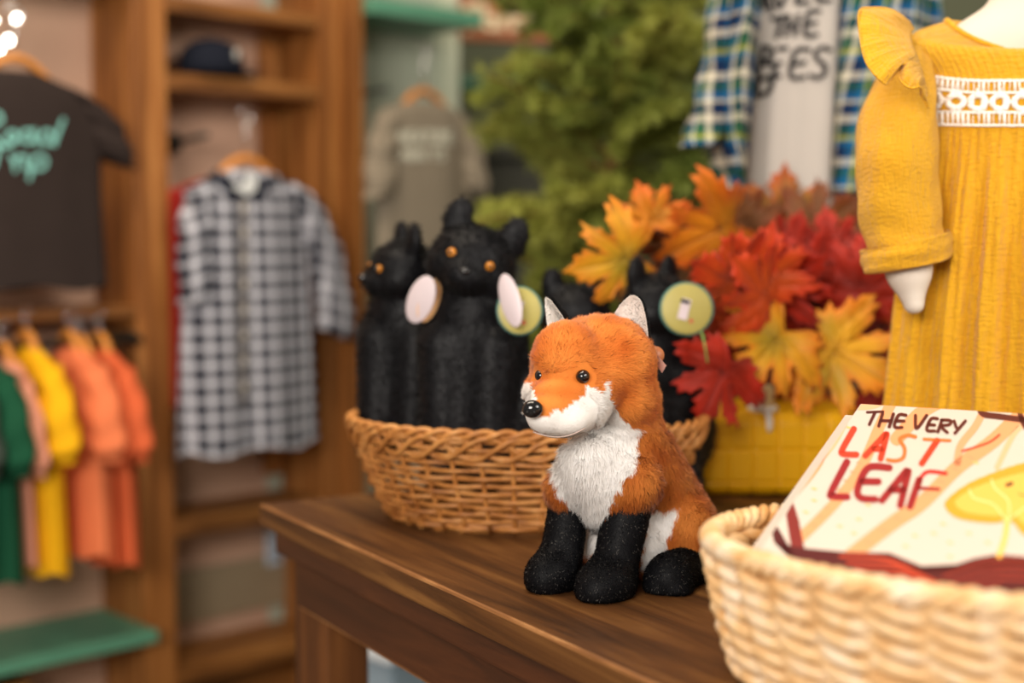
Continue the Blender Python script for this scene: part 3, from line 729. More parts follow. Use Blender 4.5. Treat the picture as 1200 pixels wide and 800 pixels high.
# rust coloured cloth beneath
# ------------------------------------------------------------ wooden crate behind the leaves
crt = thing('wooden_crate', 'slatted wooden crate behind the maple leaves and yellow jug', 'crate', (.42, 2.11, TZ))
cw = wood('crate_wood', srgb(58, 36, 18), srgb(104, 74, 44), srgb(140, 106, 70), 0)
for i in range(5):
    z = TZ+.03+i*.064
    for y in (2.02, 2.20): board('slat', (.42, y, z), (.40, .010, .052), 0, cw, crt, .002)
    for x in (.22, .62): board('slat', (x, 2.11, z), (.010, .17, .052), 0, cw, crt, .002)
for x in (.232, .608):
    for y in (2.03, 2.19): board('corner_post', (x, y, TZ+.16), (.014, .014, .32), 0, cw, crt, .001)
board('top_panel', (.42, 2.11, TZ+.325), (.41, .20, .012), 0, cw, crt, .002)

# ------------------------------------------------------------ maple leaves
HALF = [(0, 0), (.10, -.08), (.24, -.22), (.40, -.30), (.40, -.19), (.56, -.20), (.48, -.08), (.56, -.02), (.74, -.02), (.70, .07), (.84, .10), (.98, .25), (.84, .25), (.88, .36), (.72, .33), (.66, .40), (.52, .35), (.40, .34), (.44, .44), (.56, .52), (.56, .60), (.70, .78), (.56, .74), (.52, .84), (.42, .74), (.36, .76), (.26, .60), (.20, .56), (.21, .70), (.30, .82), (.20, .84), (.22, .96), (.10, .97), (0, 1.18)]
OUT = [(x, y) for x, y in HALF]+[(-x, y) for x, y in HALF[-2:0:-1]]
VE = [(0, 1.1), (.62, .70), (-.62, .70), (.88, .25), (-.88, .25), (.38, -.24), (-.38, -.24)]
LM = NT('silk_leaf', .55, .3); at_ = LM.n('ShaderNodeAttribute'); at_.attribute_name = 'Col'
nf_ = LM.noise(scale=70, detail=4); LM.base(LM.mix(LM.math('MULTIPLY', nf_, .5), at_.outputs['Color'], LM.mix(1.0, at_.outputs['Color'], (.55, .42, .35), 'MULTIPLY')))
LM.bump(LM.noise(scale=160), .4, .001); LM.b.inputs['Sheen Weight'].default_value = .1
LMAT = LM.m
PAL = {'yellow': (srgb(226, 168, 30), srgb(232, 120, 24), srgb(150, 136, 30)), 'gold': (srgb(228, 142, 20), srgb(214, 84, 20), srgb(170, 120, 24)),
       'red': (srgb(170, 38, 12), srgb(190, 40, 20), srgb(124, 26, 8)), 'orange': (srgb(214, 84, 24), srgb(208, 48, 20), srgb(190, 80, 20)),
       'olive': (srgb(148, 104, 26), srgb(190, 70, 24), srgb(104, 104, 34)), 'dark': (srgb(140, 32, 12), srgb(124, 26, 12), srgb(84, 22, 8)), 'brown': (srgb(116, 68, 20), srgb(124, 50, 16), srgb(90, 60, 20))}
gar = thing('maple_leaf_spray', 'spray of yellow, orange and red artificial maple leaves above the jug', 'leaves', (P(920, 400, 1.85).x, 1.86, jz1))
HUB = P(925, 385, 1.90)
def leaf(px, py, size, roll, Y, pal, tx=0, ty=0, curl=.25, narrow=1.0):
    """px,py: the leaf's stem end; size: photo pixels to its tip; roll: heading of the tip, degrees clockwise from up"""
    m = size*Y/FPX/1.18; c = np.array([0, .22]); dens = []
    n = len(OUT)
    for i in range(n):
        a, b_ = np.array(OUT[i]), np.array(OUT[(i+1) % n])
        dens += [a, (a+b_)/2]
    dens = np.array(dens); n = len(dens); rings = 7; V2 = []; 
    for k in range(rings+1):
        r_ = (k/rings)**.85
        V2.append(c+(dens-c)*r_)
    V2 = np.concatenate(V2); rr = np.repeat((np.arange(rings+1)/rings)**.85, n)
    vd = np.full(len(V2), 9.)
    for e in VE:
        e = np.array(e); t_ = np.clip((V2@e)/(e@e), 0, 1); vd = np.minimum(vd, np.linalg.norm(V2-t_[:, None]*e, axis=1))
    ang = random.random()*6
    z = -curl*(V2[:, 0]**2*.5+(V2[:, 1]-.2)**2*.35)+.035*np.exp(-(vd/.03)**2)*-1+.05*np.sin(V2[:, 0]*7+ang)*rr+.04*np.sin(V2[:, 1]*8+ang*2)*rr
    main, edge, mid = [np.array(x) for x in PAL[pal]]
    e_ = np.clip(rr**3+.25*np.sin(V2[:, 0]*9+ang)*rr, 0, 1)[:, None]; g_ = np.clip(.55*np.sin(V2[:, 0]*5+ang*3)*np.cos(V2[:, 1]*6+ang)+.35*(1-rr), 0, 1)[:, None]
    C = main*(1-g_)+mid*g_; C = C*(1-e_*.75)+edge*e_*.75; vv = np.exp(-(vd/.022)**2)[:, None]*.45; C = C*(1-vv)+(main*.45)*vv
    Q = Matrix.Rotation(R(ty), 3, 'Z')@Matrix.Rotation(R(tx), 3, 'X')@Matrix.Rotation(R(roll), 3, 'Y')
    org = P(px, py, Y)
    W = [org+Q@Vector((x*m*narrow, -zz*m, y*m)) for (x, y), zz in zip(V2, z)]
    F = [(k*n+j, k*n+(j+1) % n, (k+1)*n+(j+1) % n, (k+1)*n+j) for k in range(rings) for j in range(n)]
    lf = mobj('leaf', W, F, LMAT, gar, cols=C)
    md = lf.modifiers.new('thickness', 'SOLIDIFY'); md.thickness = .0006
    return lf, org
def stem(org, bend=.02):
    h_ = (org+HUB)/2+Vector((0, .015, -bend)); v, f = tube(spline([org, h_, HUB], 10), .0013, 5); mobj('stem', v, f, plain('stem_brown', srgb(90, 50, 26), .6) if 'st' not in M else M['st'], gar)
M['st'] = plain('stem_brown', srgb(96, 52, 28), .6)
LV = [(748, 300, 92, -103, 1.72, 'yellow', 10, 15), (768, 268, 62, -22, 1.80, 'gold', 5, -10), (862, 262, 108, -118, 1.82, 'gold', 25, 20), (878, 268, 60, -20, 1.95, 'brown', 0, 0),
      (918, 272, 84, 2, 1.98, 'olive', -6, 0), (948, 280, 84, 50, 1.96, 'brown', 0, 0), (1000, 285, 60, 15, 1.98, 'brown', 0, 0), (800, 290, 60, -60, 1.86, 'brown', 10, 0),
      (893, 335, 84, 15, 1.74, 'orange', 20, -30), (905, 355, 92, -50, 1.73, 'orange', 15, 30), (905, 342, 84, 55, 1.76, 'red', 20, -25), (866, 335, 90, -68, 1.73, 'orange', 30, 30),
      (856, 335, 92, 184, 1.76, 'orange', 10, 55), (960, 345, 86, 8, 1.80, 'red', 0, 20), (1005, 350, 90, 12, 1.80, 'red', 10, -20), (960, 372, 90, -40, 1.84, 'red', 15, 20), (1010, 370, 80, 70, 1.86, 'dark', 0, 10),
      (940, 390, 90, 20, 1.88, 'dark', 0, 0), (1000, 400, 90, 50, 1.88, 'red', 0, 20), (870, 390, 80, -30, 1.90, 'dark', 0, 0), (1030, 420, 80, 120, 1.87, 'red', 0, 0), (900, 420, 90, 90, 1.90, 'dark', 0, 0),
      (880, 350, 84, -10, 1.82, 'dark', 0, 20), (1010, 330, 70, -15, 1.86, 'dark', 0, 0), (856, 424, 92, 212, 1.66, 'red', 0, 25), (868, 415, 60, 240, 1.84, 'red', 0, 20),
      (922, 386, 98, 226, 1.73, 'yellow', -20, 6), (962, 402, 108, 122, 1.74, 'yellow', -20, -8), (1035, 450, 60, 150, 1.86, 'red', 0, 0), (925, 300, 60, 20, 1.84, 'red', 0, 30),
      (975, 300, 62, -10, 1.86, 'red', 0, -20), (945, 440, 60, 175, 1.90, 'gold', 0, 0), (1045, 380, 70, 60, 1.82, 'orange', 0, 0)]
for q_ in LV:
    l_, o_ = leaf(*q_); stem(o_)
for i in range(5):
    a_ = [(-.06, .03), (.05, .02), (.09, .0), (.0, .04), (-.03, -.02)][i]
    v, f = tube(spline([HUB, HUB+Vector((a_[0]*.5, .01, -.04)), Vector((HUB.x+a_[0], HUB.y+a_[1], jz1+.002))], 10), .0025, 6); mobj('stem', v, f, M['st'], gar)

# ------------------------------------------------------------ child mannequin in the yellow dress
def gauze():
    q = NT('mustard_double_gauze', .85, .15); tc = q.n('ShaderNodeTexCoord').outputs['UV']
    f = q.noise(tc, scale=1, detail=3, mp=(420, 60, 1)); g = q.noise(tc, scale=1, detail=2, mp=(120, 330, 1)); k = q.noise(tc, scale=14, detail=3)
    c = q.mix(k, srgb(212, 152, 20), srgb(232, 180, 44)); q.base(q.mix(q.math('MULTIPLY', f, .35), c, srgb(196, 122, 8)))
    q.bump(q.math('ADD', q.math('MULTIPLY', f, .7), q.math('MULTIPLY', g, .5)), 1.0, .005); q.b.inputs['Sheen Weight'].default_value = .2; return q.m
GZ = gauze(); DY = 1.50; dpx = DY/FPX; DCX = P(1228, 300, DY).x; DCY = 1.53
zz = lambda y: P(600, y, DY).z
prof = [(560, 176, 96), (480, 170, 94), (400, 163, 90), (320, 155, 86), (240, 148, 82), (190, 143, 78), (160, 141, 76), (140, 140, 75), (110, 140, 72), (85, 146, 66), (62, 160, 58), (44, 164, 50), (32, 150, 46), (25, 132, 44), (20, 114, 42)]
dress_m = thing('child_mannequin', 'cream child mannequin wearing the yellow dress, right edge', 'mannequin', (DCX, DCY, TZ))
dr = thing('gauze_dress', 'mustard yellow gauze dress with ruffled shoulder and white lace band', 'dress', (DCX, DCY, zz(560)))
ps = spline([(a, b_, c) for a, b_, c in prof], 110); nseg = 420; V = []; UVs = []
for i, (y, rx, ry) in enumerate(ps):
    fold = np.clip((y-148)/120, 0, 1); wn = np.clip((y-40)/300, 0, 1)
    k = np.clip((75-y)/55, 0, 1)
    for j in range(nseg):
        a = 2*math.pi*j/nseg; s_, c_ = math.sin(a), math.cos(a)
        fo = (.0022*math.sin(a*64+2*math.sin(a*5))*(.35+.65*fold)*np.clip((y-148)/10, 0, 1) + .006*fold*math.sin(a*17+1.5*math.sin(a*3)+.4*math.sin(y*.02)))+ .0006*math.sin(a*97+y*.05)*(y > 20)
        X = DCX+c_*(rx*dpx+fo); Yy = DCY+np.sign(s_)*abs(s_)**.85*(ry*dpx+fo)
        z = zz(y)-(46*dpx*max(0, -s_)**1.2*k*k)
        V.append((X, Yy, z)); UVs.append((a*.12, z))
F = [(i*nseg+(j+1) % nseg, i*nseg+j, (i+1)*nseg+j, (i+1)*nseg+(j+1) % nseg) for i in range(len(ps)-1) for j in range(nseg)]
mobj('bodice_and_skirt', V, F, GZ, dr, uvs=UVs); dbv = bvh_of(V, F)
top_ = [Vector(V[(len(ps)-1)*nseg+j])+Vector((0, 0, .001)) for j in range(0, nseg, 6)]
v, f = tube(top_, .0032, 8, True); mobj('neckline_binding', v, f, GZ, dr, uvs=[(p[0], p[2]) for p in v])
# mannequin body inside
mm = smin([ell((DCX, DCY, zz(70)), (140*dpx, 40*dpx, 48*dpx)), cone((DCX, DCY+.01, zz(40)), (DCX, DCY+.015, zz(-90)), 62*dpx, 46*dpx), ell((DCX, DCY, zz(160)), (118*dpx, 50*dpx, 90*dpx)), ell((DCX, DCY+.01, zz(38)), (100*dpx, 40*dpx, 36*dpx))], .03)
v, F, N = surfnet(mm, .005); mobj('torso', v, F, M['mannequin'], dress_m, normals=N)
v, f = tube([(DCX, DCY, zz(200)), (DCX, DCY, TZ+.01)], .012, 12); mobj('pole', v, f, M['chrome'], dress_m)
v, f = lathe([(.0001, 0), (.09, 0), (.088, .006), (.0001, .010)], (DCX, DCY, TZ), 40); mobj('base', v, f, M['chrome'], dress_m)
hnd = smin([cone(P(1064, 250, 1.475), P(1065, 318, 1.465), 27*dpx, 25*dpx), cone(P(1065, 318, 1.465), P(1071, 356, 1.458), 24*dpx, 12*dpx), cone(P(1060, 130, 1.50), P(1064, 260, 1.475), 34*dpx, 27*dpx)], .008)
v, F, N = surfnet(hnd, .0035); mobj('arm', v, F, M['mannequin'], dress_m, normals=N)
def sleeve(path, nm, fold, fq, n=80, m=110, uvk=1.0):
    p = spline(path, n); V = []; UV = []
    for i in range(n):
        c = P(p[i][0], p[i][1], p[i][2]); rx = p[i][3]*dpx; ry = p[i][4]*dpx; tl = p[i][5]
        for j in range(m):
            a = 2*math.pi*j/m
            fo = fold*(math.sin(i*fq+1.8*math.sin(a*2+.5)+a)*.5+math.sin(a*9+i*.08)*.35+.5*math.sin(i*fq*.45+a*3))
            V.append((c.x+(rx+fo)*math.cos(a), c.y+(ry+fo)*math.sin(a), c.z+tl*dpx*math.cos(a))); UV.append((a*.05, c.z))
    F = [(i*m+(j+1) % m, i*m+j, (i+1)*m+j, (i+1)*m+(j+1) % m) for i in range(n-1) for j in range(m)]
    return mobj(nm, V, F, GZ, dr, uvs=UV), V, F
sleeve([(1072, 56, 1.525, 14, 18, 0), (1062, 80, 1.52, 30, 32, 6), (1054, 120, 1.50, 42, 40, 6), (1051, 170, 1.475, 46, 43, 4), (1051, 220, 1.47, 46, 43, 2), (1056, 262, 1.47, 46, 42, 2), (1062, 285, 1.465, 42, 40, 6), (1064, 296, 1.465, 36, 36, 8)], 'sleeve', .0016, .42)
sleeve([(1064, 300, 1.465, 34, 34, 10), (1063, 290, 1.465, 44, 42, 12), (1062, 281, 1.465, 49, 46, 12), (1062, 290, 1.465, 51, 48, 11), (1062, 304, 1.465, 50, 46, 10), (1063, 312, 1.465, 45, 42, 9), (1063, 306, 1.465, 34, 34, 8)], 'cuff', .0012, .6, 50, 100)
# shoulder ruffle
oc = [(1066, 26, 1.50), (1046, 12, 1.475), (1022, 9, 1.46), (1007, 14, 1.445), (1009, 48, 1.425), (1017, 76, 1.41), (1036, 97, 1.40), (1044, 93, 1.415), (1056, 76, 1.43), (1054, 92, 1.41), (1066, 103, 1.40), (1078, 102, 1.40), (1080, 112, 1.415), (1088, 126, 1.41)]
ic = [(1072, 34, 1.50), (1070, 36, 1.485), (1069, 38, 1.475), (1068, 42, 1.465), (1069, 48, 1.455), (1071, 55, 1.447), (1074, 62, 1.442), (1076, 67, 1.44), (1078, 72, 1.437), (1080, 78, 1.435), (1082, 85, 1.433), (1084, 92, 1.43), (1086, 100, 1.43), (1088, 112, 1.43)]
nu, nv = 140, 26; O = spline(oc, nu); I = spline(ic, nu); V = []; UV = []
for i in range(nu):
    for j in range(nv):
        t_ = j/(nv-1); q_ = I[i]*(1-t_)+O[i]*t_; bow = math.sin(t_*math.pi)
        V.append(P(q_[0]-bow*2, q_[1]-bow*4, q_[2]-.010*bow+.0012*math.sin(i*.8)*t_)); UV.append((i*.0016, t_*.05))
F = [(i*nv+j, i*nv+j+1, (i+1)*nv+j+1, (i+1)*nv+j) for i in range(nu-1) for j in range(nv-1)]
rf = mobj('shoulder_ruffle', V, F, GZ, dr, uvs=UV); md = rf.modifiers.new('t', 'SOLIDIFY'); md.thickness = .0012
v, f = tube([P(*q_) for q_ in O], .0013, 6); mobj('ruffle_hem', v, f, GZ, dr, uvs=[(p[0], p[2]) for p in v])
# lace band on the chest
def ybend(x): return 0 if x > 1150 else ((1150-x)/65)**1.6*-7
LW = []
def lr(pts, w_, n=None): LW.append(ribbon2(pts, w_, n, cap=False))
xs = np.linspace(1084, 1300, 60)
for y0 in (94, 108, 132, 147): lr([(x, y0+ybend(x)*(1 if y0 < 120 else .25)+ (1 if y0 < 120 else 0)) for x in xs], 3.0, 120)
for y0 in (101, 139.5):
    for x in np.arange(1087, 1300, 6.0): lr([(x, y0-7+ybend(x)*(1 if y0 < 120 else .25)), (x, y0+7+ybend(x)*(1 if y0 < 120 else .25))], 2.0, 3)
for k in range(9):
    x = 1095+k*25.6; y = 120+ybend(x)*.6; an = np.linspace(0, 2*math.pi, 25)[:-1]
    lr([(x+8.2*math.cos(a), y+8.2*math.sin(a)) for a in an], 8.5, 0 or 48); LW[-1] = ribbon2([(x+8.2*math.cos(a), y+8.2*math.sin(a)) for a in an], 7.0, 48, True)
    lr([(x, y-13), (x, y+13)], 2.5, 4) if False else None
    lr([(x, y-16), (x, y-11)], 3, 3); lr([(x, y+11), (x, y+15)], 3, 3); lr([(x+11, y), (x+14.6, y)], 3, 3)
lace = decal(dbv, LW, 'lace_band', plain('white_lace', srgb(244, 238, 232), .85, .2, .04, 400, .5), dr, .0022)
md = lace.modifiers.new('t', 'SOLIDIFY'); md.thickness = .0013

# ------------------------------------------------------------ second mannequin: tee and plaid shirt
def plaid(name, base, warp, weft, ver, hor):
    """woven check: ver/hor are lists (period, offset, width, colour)"""
    q = NT(name, .85, .15); tc = q.n('ShaderNodeTexCoord'); sp = q.n('ShaderNodeSeparateXYZ'); q.l(tc.outputs['UV'], sp.inputs[0])
    def bands(src, L, c):
        for per, of, wd, col in L:
            fr = q.math('FRACT', q.math('ADD', q.math('DIVIDE', src, per), of)); c = q.mix(q.math('LESS_THAN', fr, wd), c, col)
        return c
    a = bands(sp.outputs[0], ver, base); b_ = bands(sp.outputs[1], hor, base)
    q.base(q.mix(.5, a, b_)); q.bump(q.noise(scale=300), .2, .001); return q.m
navy, teal, crm, grn, olv = srgb(14, 36, 70), srgb(20, 92, 136), srgb(206, 198, 176), srgb(30, 84, 52), srgb(170, 170, 40)
PL = plaid('blue_green_plaid', navy, 0, 0, [(.052, 0, .28, teal), (.052, .5, .18, crm), (.052, .76, .20, grn), (.104, .40, .05, olv), (.104, .93, .04, crm)], [(.060, .1, .26, teal), (.060, .55, .18, crm), (.060, .80, .18, grn), (.120, .48, .06, olv), (.120, .05, .04, crm)])
MY = 2.10; mpx = MY/FPX
man = thing('clothes_mannequin', 'mannequin body inside the plaid shirt, behind the maple leaves', 'mannequin', (P(930, 100, MY).x, MY+.02, TZ+.331))
mc = P(932, 100, MY).x; zm = lambda y: P(600, y, MY).z
f_ = smin([ell((mc, MY+.02, zm(20)), (.095, .05, .20)), ell((mc, MY+.02, zm(-110)), (.10, .05, .06))], .03)
v, F, N = surfnet(f_, .008); mobj('torso', v, F, M['mannequin'], man, normals=N)
v, f = tube([(mc, MY+.02, zm(120)), (mc, MY+.02, TZ+.334)], .012, 10); mobj('pole', v, f, M['iron'], man)
def cloth(name, ringsp, Yc, par, mat, depthf, nseg=160, a0=0, a1=2*math.pi, folds=(.003, 14, .004, 5), nr=60, th=.002):
    """rings (y, left px, right px, half depth m) at distance Yc"""
    p = spline(ringsp, nr); V = []; UV = []; full = abs(a1-a0-2*math.pi) < 1e-6; m = nseg if full else nseg+1
    for i in range(nr):
        y, l_, r_, d_ = p[i]; cl = P(l_, y, Yc); cr = P(r_, y, Yc); cx = (cl.x+cr.x)/2; rx = (cr.x-cl.x)/2
        for j in range(m):
            a = a0+(a1-a0)*j/nseg; g = i/nr
            fo = (folds[0]*math.sin(a*folds[1]+1.3*math.sin(a*3))+folds[2]*math.sin(a*folds[3]+.6+g*1.2))*(.25+.75*g)
            V.append((cx+(rx+fo)*math.cos(a), Yc+(d_+fo)*math.sin(a), cl.z)); UV.append((a*rx*1.2, cl.z))
    F = [(i*m+(j+1) % m, i*m+j, (i+1)*m+j, (i+1)*m+(j+1) % m) for i in range(nr-1) for j in range(nseg)]
    o_ = mobj(name, V, F, mat, par, uvs=UV)
    if th: md = o_.modifiers.new('t', 'SOLIDIFY'); md.thickness = th
    return o_, V, F
tee = thing('cotton_tee', 'pale grey cotton tee with black hand-lettered words under the plaid shirt', 'shirt', (mc, MY, zm(250)))
TEE = plain('pale_grey_cotton', srgb(184, 176, 168), .9, .1, .03, 20, .1)
_, V, F = cloth('shirt_body', [(-90, 870, 995, .06), (0, 872, 992, .075), (120, 868, 986, .078), (200, 864, 982, .08), (262, 862, 984, .082)], MY, tee, TEE, 0, folds=(.0015, 11, .004, 6)); tbv = bvh_of(V, F)
def KS(x, y): return (860+x/3.33, y/3.33)
ss = [[(155, 75), (212, 62)], [(186, 70), (170, 145)], [(216, 66), (202, 140)], [(250, 60), (238, 136)], [(206, 105), (242, 100)], [(332, 45), (288, 53), (277, 135), (322, 135)], [(282, 95), (318, 90)],
      [(122, 180), (98, 300)], [(118, 184), (152, 192), (146, 228), (112, 244)], [(112, 244), (160, 256), (156, 295), (102, 312)], [(100, 300), (95, 372)], [(95, 374), (140, 360), (152, 320), (158, 290)],
      [(176, 190), (208, 188)], [(172, 248), (184, 246)], [(166, 298), (180, 298)], [(292, 194), (242, 200), (222, 296), (272, 302)], [(232, 250), (274, 244)], [(372, 196), (345, 186), (316, 208), (330, 236), (352, 254), (350, 288), (326, 304), (296, 294)],
      [(112, -20), (122, 30)], [(150, 45), (138, 0), (128, -30)], [(160, -30), (178, 30), (210, -30)], [(255, -20), (245, 10), (290, 10)], [(325, 5), (372, 2)], [(322, -30), (326, 4)]]
decal(tbv, [ribbon2([KS(*p) for p in s_], 5.6) for s_ in ss], 'lettering', plain('black_ink', srgb(26, 24, 26), .7), tee, .003)
psh = thing('plaid_shirt', 'open blue, green and cream plaid shirt over the lettered tee', 'shirt', (mc, MY, zm(260)))
for (nm, rr_, a0, a1) in (('left_front', [(-90, 850, 885, .075), (0, 848, 880, .09), (80, 842, 880, .09), (150, 838, 874, .09), (232, 838, 864, .085)], R(160), R(372)),):
    cloth('front_panel', rr_, MY-.035, psh, PL, 0, 90, R(175), R(350), folds=(.004, 7, .006, 4))
cloth('front_panel', [(-90, 972, 1080, .07), (0, 974, 1085, .08), (120, 968, 1090, .085), (226, 964, 1092, .085)], MY-.02, psh, PL, 0, 120, R(180), R(352), folds=(.004, 9, .007, 5))
cloth('back_panel', [(-90, 850, 1080, .06), (0, 842, 1086, .08), (120, 838, 1090, .085), (240, 836, 1092, .09)], MY+.03, psh, PL, 0, 120, R(5), R(175), folds=(.003, 9, .006, 5))
def tubecloth(nm, path, par, mat, fold=.003, n=50, m=48, per=1):
    p = spline(path, n); V = []; UV = []
    for i in range(n):
        c = P(p[i][0], p[i][1], p[i][2])
        for j in range(m):
            a = 2*math.pi*j/m; fo = fold*(math.sin(i*.5+2*math.sin(a))+.6*math.sin(a*5))
            V.append((c.x+(p[i][3]+fo)*math.cos(a), c.y+(p[i][3]+fo)*math.sin(a), c.z)); UV.append((a*p[i][3], c.z))
    F = [(i*m+(j+1) % m, i*m+j, (i+1)*m+j, (i+1)*m+(j+1) % m) for i in range(n-1) for j in range(m)]
    return mobj(nm, V, F, mat, par, uvs=UV)
tubecloth('sleeve', [(866, -80, 2.08, .03), (862, 0, 2.06, .036), (850, 80, 2.05, .034), (833, 140, 2.03, .030), (818, 172, 2.01, .026)], psh, PL)
tubecloth('sleeve', [(1062, -80, 2.10, .035), (1070, 0, 2.10, .04), (1078, 100, 2.10, .036), (1080, 180, 2.08, .03)], psh, PL)

# ------------------------------------------------------------ clothes hanging at the left
WX = (DD, NNV)
def garment(lbl, cat_, c, z0, prof_, mat, wdir, tdir, name='hanging_top', sleeves=None, folds=(.004, 9, .006, 4), group=None, hang=True, hook=.11, uvo=0, nr=70, hscale=1.0, parts=None, hanglbl=None):
    """prof_: (drop, half width, half thickness); wdir is the garment's width, tdir its depth"""
    c = Vector(c); th = thing(name, lbl, cat_, (c.x, c.y, z0-prof_[-1][0]), group); W = wdir; Tn = tdir
    p = spline(prof_, nr); V = []; UV = []; m = 96
    for i in range(nr):
        dz, hw, ht = p[i]; g = i/nr
        for j in range(m):
            a = 2*math.pi*j/m; fo = (folds[0]*math.sin(a*folds[1]+math.sin(a*2))+folds[2]*math.sin(a*folds[3]+1+g*2))*g
            x = (hw+fo*.4)*math.cos(a); y = (ht+fo)*math.sin(a)
            q_ = c+W*x+Tn*y; V.append((q_.x, q_.y, z0-dz-.006*math.sin(a*5)*(g > .97))); UV.append((x+(0 if math.sin(a) < 0 else .01)+uvo, z0-dz))
    F = [(i*m+(j+1) % m, i*m+j, (i+1)*m+j, (i+1)*m+(j+1) % m) for i in range(nr-1) for j in range(m)]+[tuple(range(m))]
    mobj('cloth_body', V, F, mat, th, uvs=UV); bv = bvh_of(V, F)
    for sl in (sleeves or []):
        q = spline(sl, 40); V2 = []; UV2 = []; mm_ = 40
        for i in range(40):
            x, y, dz, r1, r2 = q[i]; cc = c+W*x+Tn*y
            for j in range(mm_):
                a = 2*math.pi*j/mm_; fo = .003*math.sin(i*.5+2*math.sin(a))+.002*math.sin(a*5)
                k_ = cc+W*((r1+fo)*math.cos(a))+Tn*((r2+fo)*math.sin(a)); V2.append((k_.x, k_.y, z0-dz+.35*r1*math.cos(a)*(1 if x < 0 else -1))); UV2.append((x+r1*math.cos(a), z0-dz))
        F2 = [(i*mm_+(j+1) % mm_, i*mm_+j, (i+1)*mm_+j, (i+1)*mm_+(j+1) % mm_) for i in range(39) for j in range(mm_)]+[tuple(range(mm_))]
        mobj('sleeve', V2, F2, mat, th, uvs=UV2)
    if hang:
        hg = thing('clothes_hanger', hanglbl or 'pale wooden clothes hanger inside the '+lbl, 'hanger', (c.x, c.y, z0+.02), (group+' hangers') if group else None)
        pts = [c+W*x*hscale+Vector((0, 0, z0+.024-.9*x*x/.09)) for x in np.linspace(-.085, .085, 15)]
        v, f = tube(pts, [.008]+[.011]*13+[.008], 10, flat=.75); mobj('shoulder_bar', [Vector(k_) for k_ in v], f, M['hanger'], hg)
        hp = [c+Vector((0, 0, z0+.03)), c+Vector((0, 0, z0+.03+hook*.5))]+[c+Tn*0+W*(.014*math.sin(a))+Vector((0, 0, z0+.03+hook*.5+.016-.016*math.cos(a))) for a in np.linspace(.4, 4.4, 12)]
        v, f = tube(hp, .0018, 6); mobj('hook', v, f, M['chrome'], hg)
    return th, bv
# dark tee with script print
DT = plain('charcoal_cotton', srgb(50, 41, 38), .9, .12, .1, 20, .1)
cc = P(18, 100, 2.56); cc = Vector((cc.x, cc.y, 0)); zt = P(20, 84, 2.56).z
th, bv = garment('charcoal kids tee with mint script words, top left', 'shirt', cc, zt, [(0, .045, .02), (.012, .075, .03), (.04, .150, .036), (.09, .163, .040), (.20, .160, .042), (.385, .168, .044)], DT, DD, NNV, 'charcoal_tee',
    [[(.110, 0, .03, .03, .028), (.150, 0, .06, .044, .034), (.172, 0, .10, .046, .036), (.186, 0, .150, .044, .034)], [(-.118, 0, .03, .03, .028), (-.17, 0, .07, .046, .034), (-.215, 0, .145, .052, .036)]], folds=(.002, 9, .004, 4), hanglbl='pale wooden hanger holding the charcoal tee')
ci = lambda x, y, r: [(x+r*math.cos(a), y+r*math.sin(a)) for a in np.linspace(.5, 6.8, 12)]
rs = [[(-16, 136), (-22, 172)], [(-18, 138), (-5, 132), (1, 141), (-12, 153), (3, 172)], ci(13, 160, 6), ci(31, 160, 7), [(39, 152), (39, 164), (43, 168)], ci(54, 161, 7.5), [(73, 140), (67, 155), (62, 170)],
      [(-26, 178), (-4, 172), (14, 170)], [(-2, 172), (-6, 190), (-12, 204)], [(12, 183), (16, 192), (17, 200)], [(16, 190), (21, 183), (26, 184)], [(29, 183), (29, 197), (34, 196)], [(38, 184), (36, 198), (33, 210)], ci(45, 190, 8)]
decal(bv, [ribbon2(s_, 4.2) for s_ in rs], 'script_print', plain('mint_ink', srgb(132, 196, 186), .7), th, .003)
# gingham dress
GH = plaid('navy_gingham', srgb(198, 198, 206), 0, 0, [(.034, 0, .62, srgb(14, 18, 34))], [(.034, 0, .62, srgb(14, 18, 34))])
cc = P(288, 210, 2.84); cc = Vector((cc.x, cc.y, 0)); zt = P(283, 200, 2.86).z
th, bv = garment('navy and white gingham kids dress with long sleeves, hanging in the shelving', 'dress', cc, zt, [(0, .05, .02), (.012, .08, .03), (.05, .130, .036), (.12, .138, .040), (.30, .146, .045), (.555, .158, .052)], GH, DD, NNV, 'gingham_dress',
    [[(.11, -.01, .03, .03, .028), (.155, -.015, .10, .038, .034), (.19, -.02, .22, .040, .036), (.205, -.025, .335, .040, .034)], [(-.10, 0, .03, .03, .028), (-.125, -.01, .12, .030, .032), (-.130, -.02, .25, .030, .03)]], folds=(.005, 12, .008, 6), hook=.12, hanglbl='pale wooden hanger holding the gingham dress')
nk = [ribbon2([(250, 196), (262, 218), (285, 230), (308, 222), (322, 200)], 9)]
decal(bv, nk, 'collar', GH, th, .004); decal(bv, [poly2([(270, 205), (300, 206), (300, 222), (288, 234), (272, 224)])], 'neck_lining', plain('pale_lining', srgb(206, 208, 206), .8), th, .003)
decal(bv, [ribbon2([(284, 232), (284, 300), (283, 380), (283, 470)], 12)], 'button_placket', plain('placket_cloth', srgb(120, 116, 116), .8, .2, .2, 60), th, .003)
decal(bv, [ribbon2([(284, y), (284, y+5)], 6) for y in range(240, 460, 30)], 'button', plain('pearl_button', srgb(214, 206, 196), .3), th, .005)
RD = plain('red_cotton', srgb(150, 34, 28), .85, .15, .15, 20)
cc2 = cc+NNV*.075
garment('red top hanging behind the gingham dress', 'shirt', cc2+DD*.01, zt-.012, [(0, .05, .012), (.02, .11, .016), (.06, .15, .012), (.30, .155, .012), (.46, .157, .012)], RD, DD, NNV, 'red_top', None, hang=False, folds=(.001, 9, .002, 4))
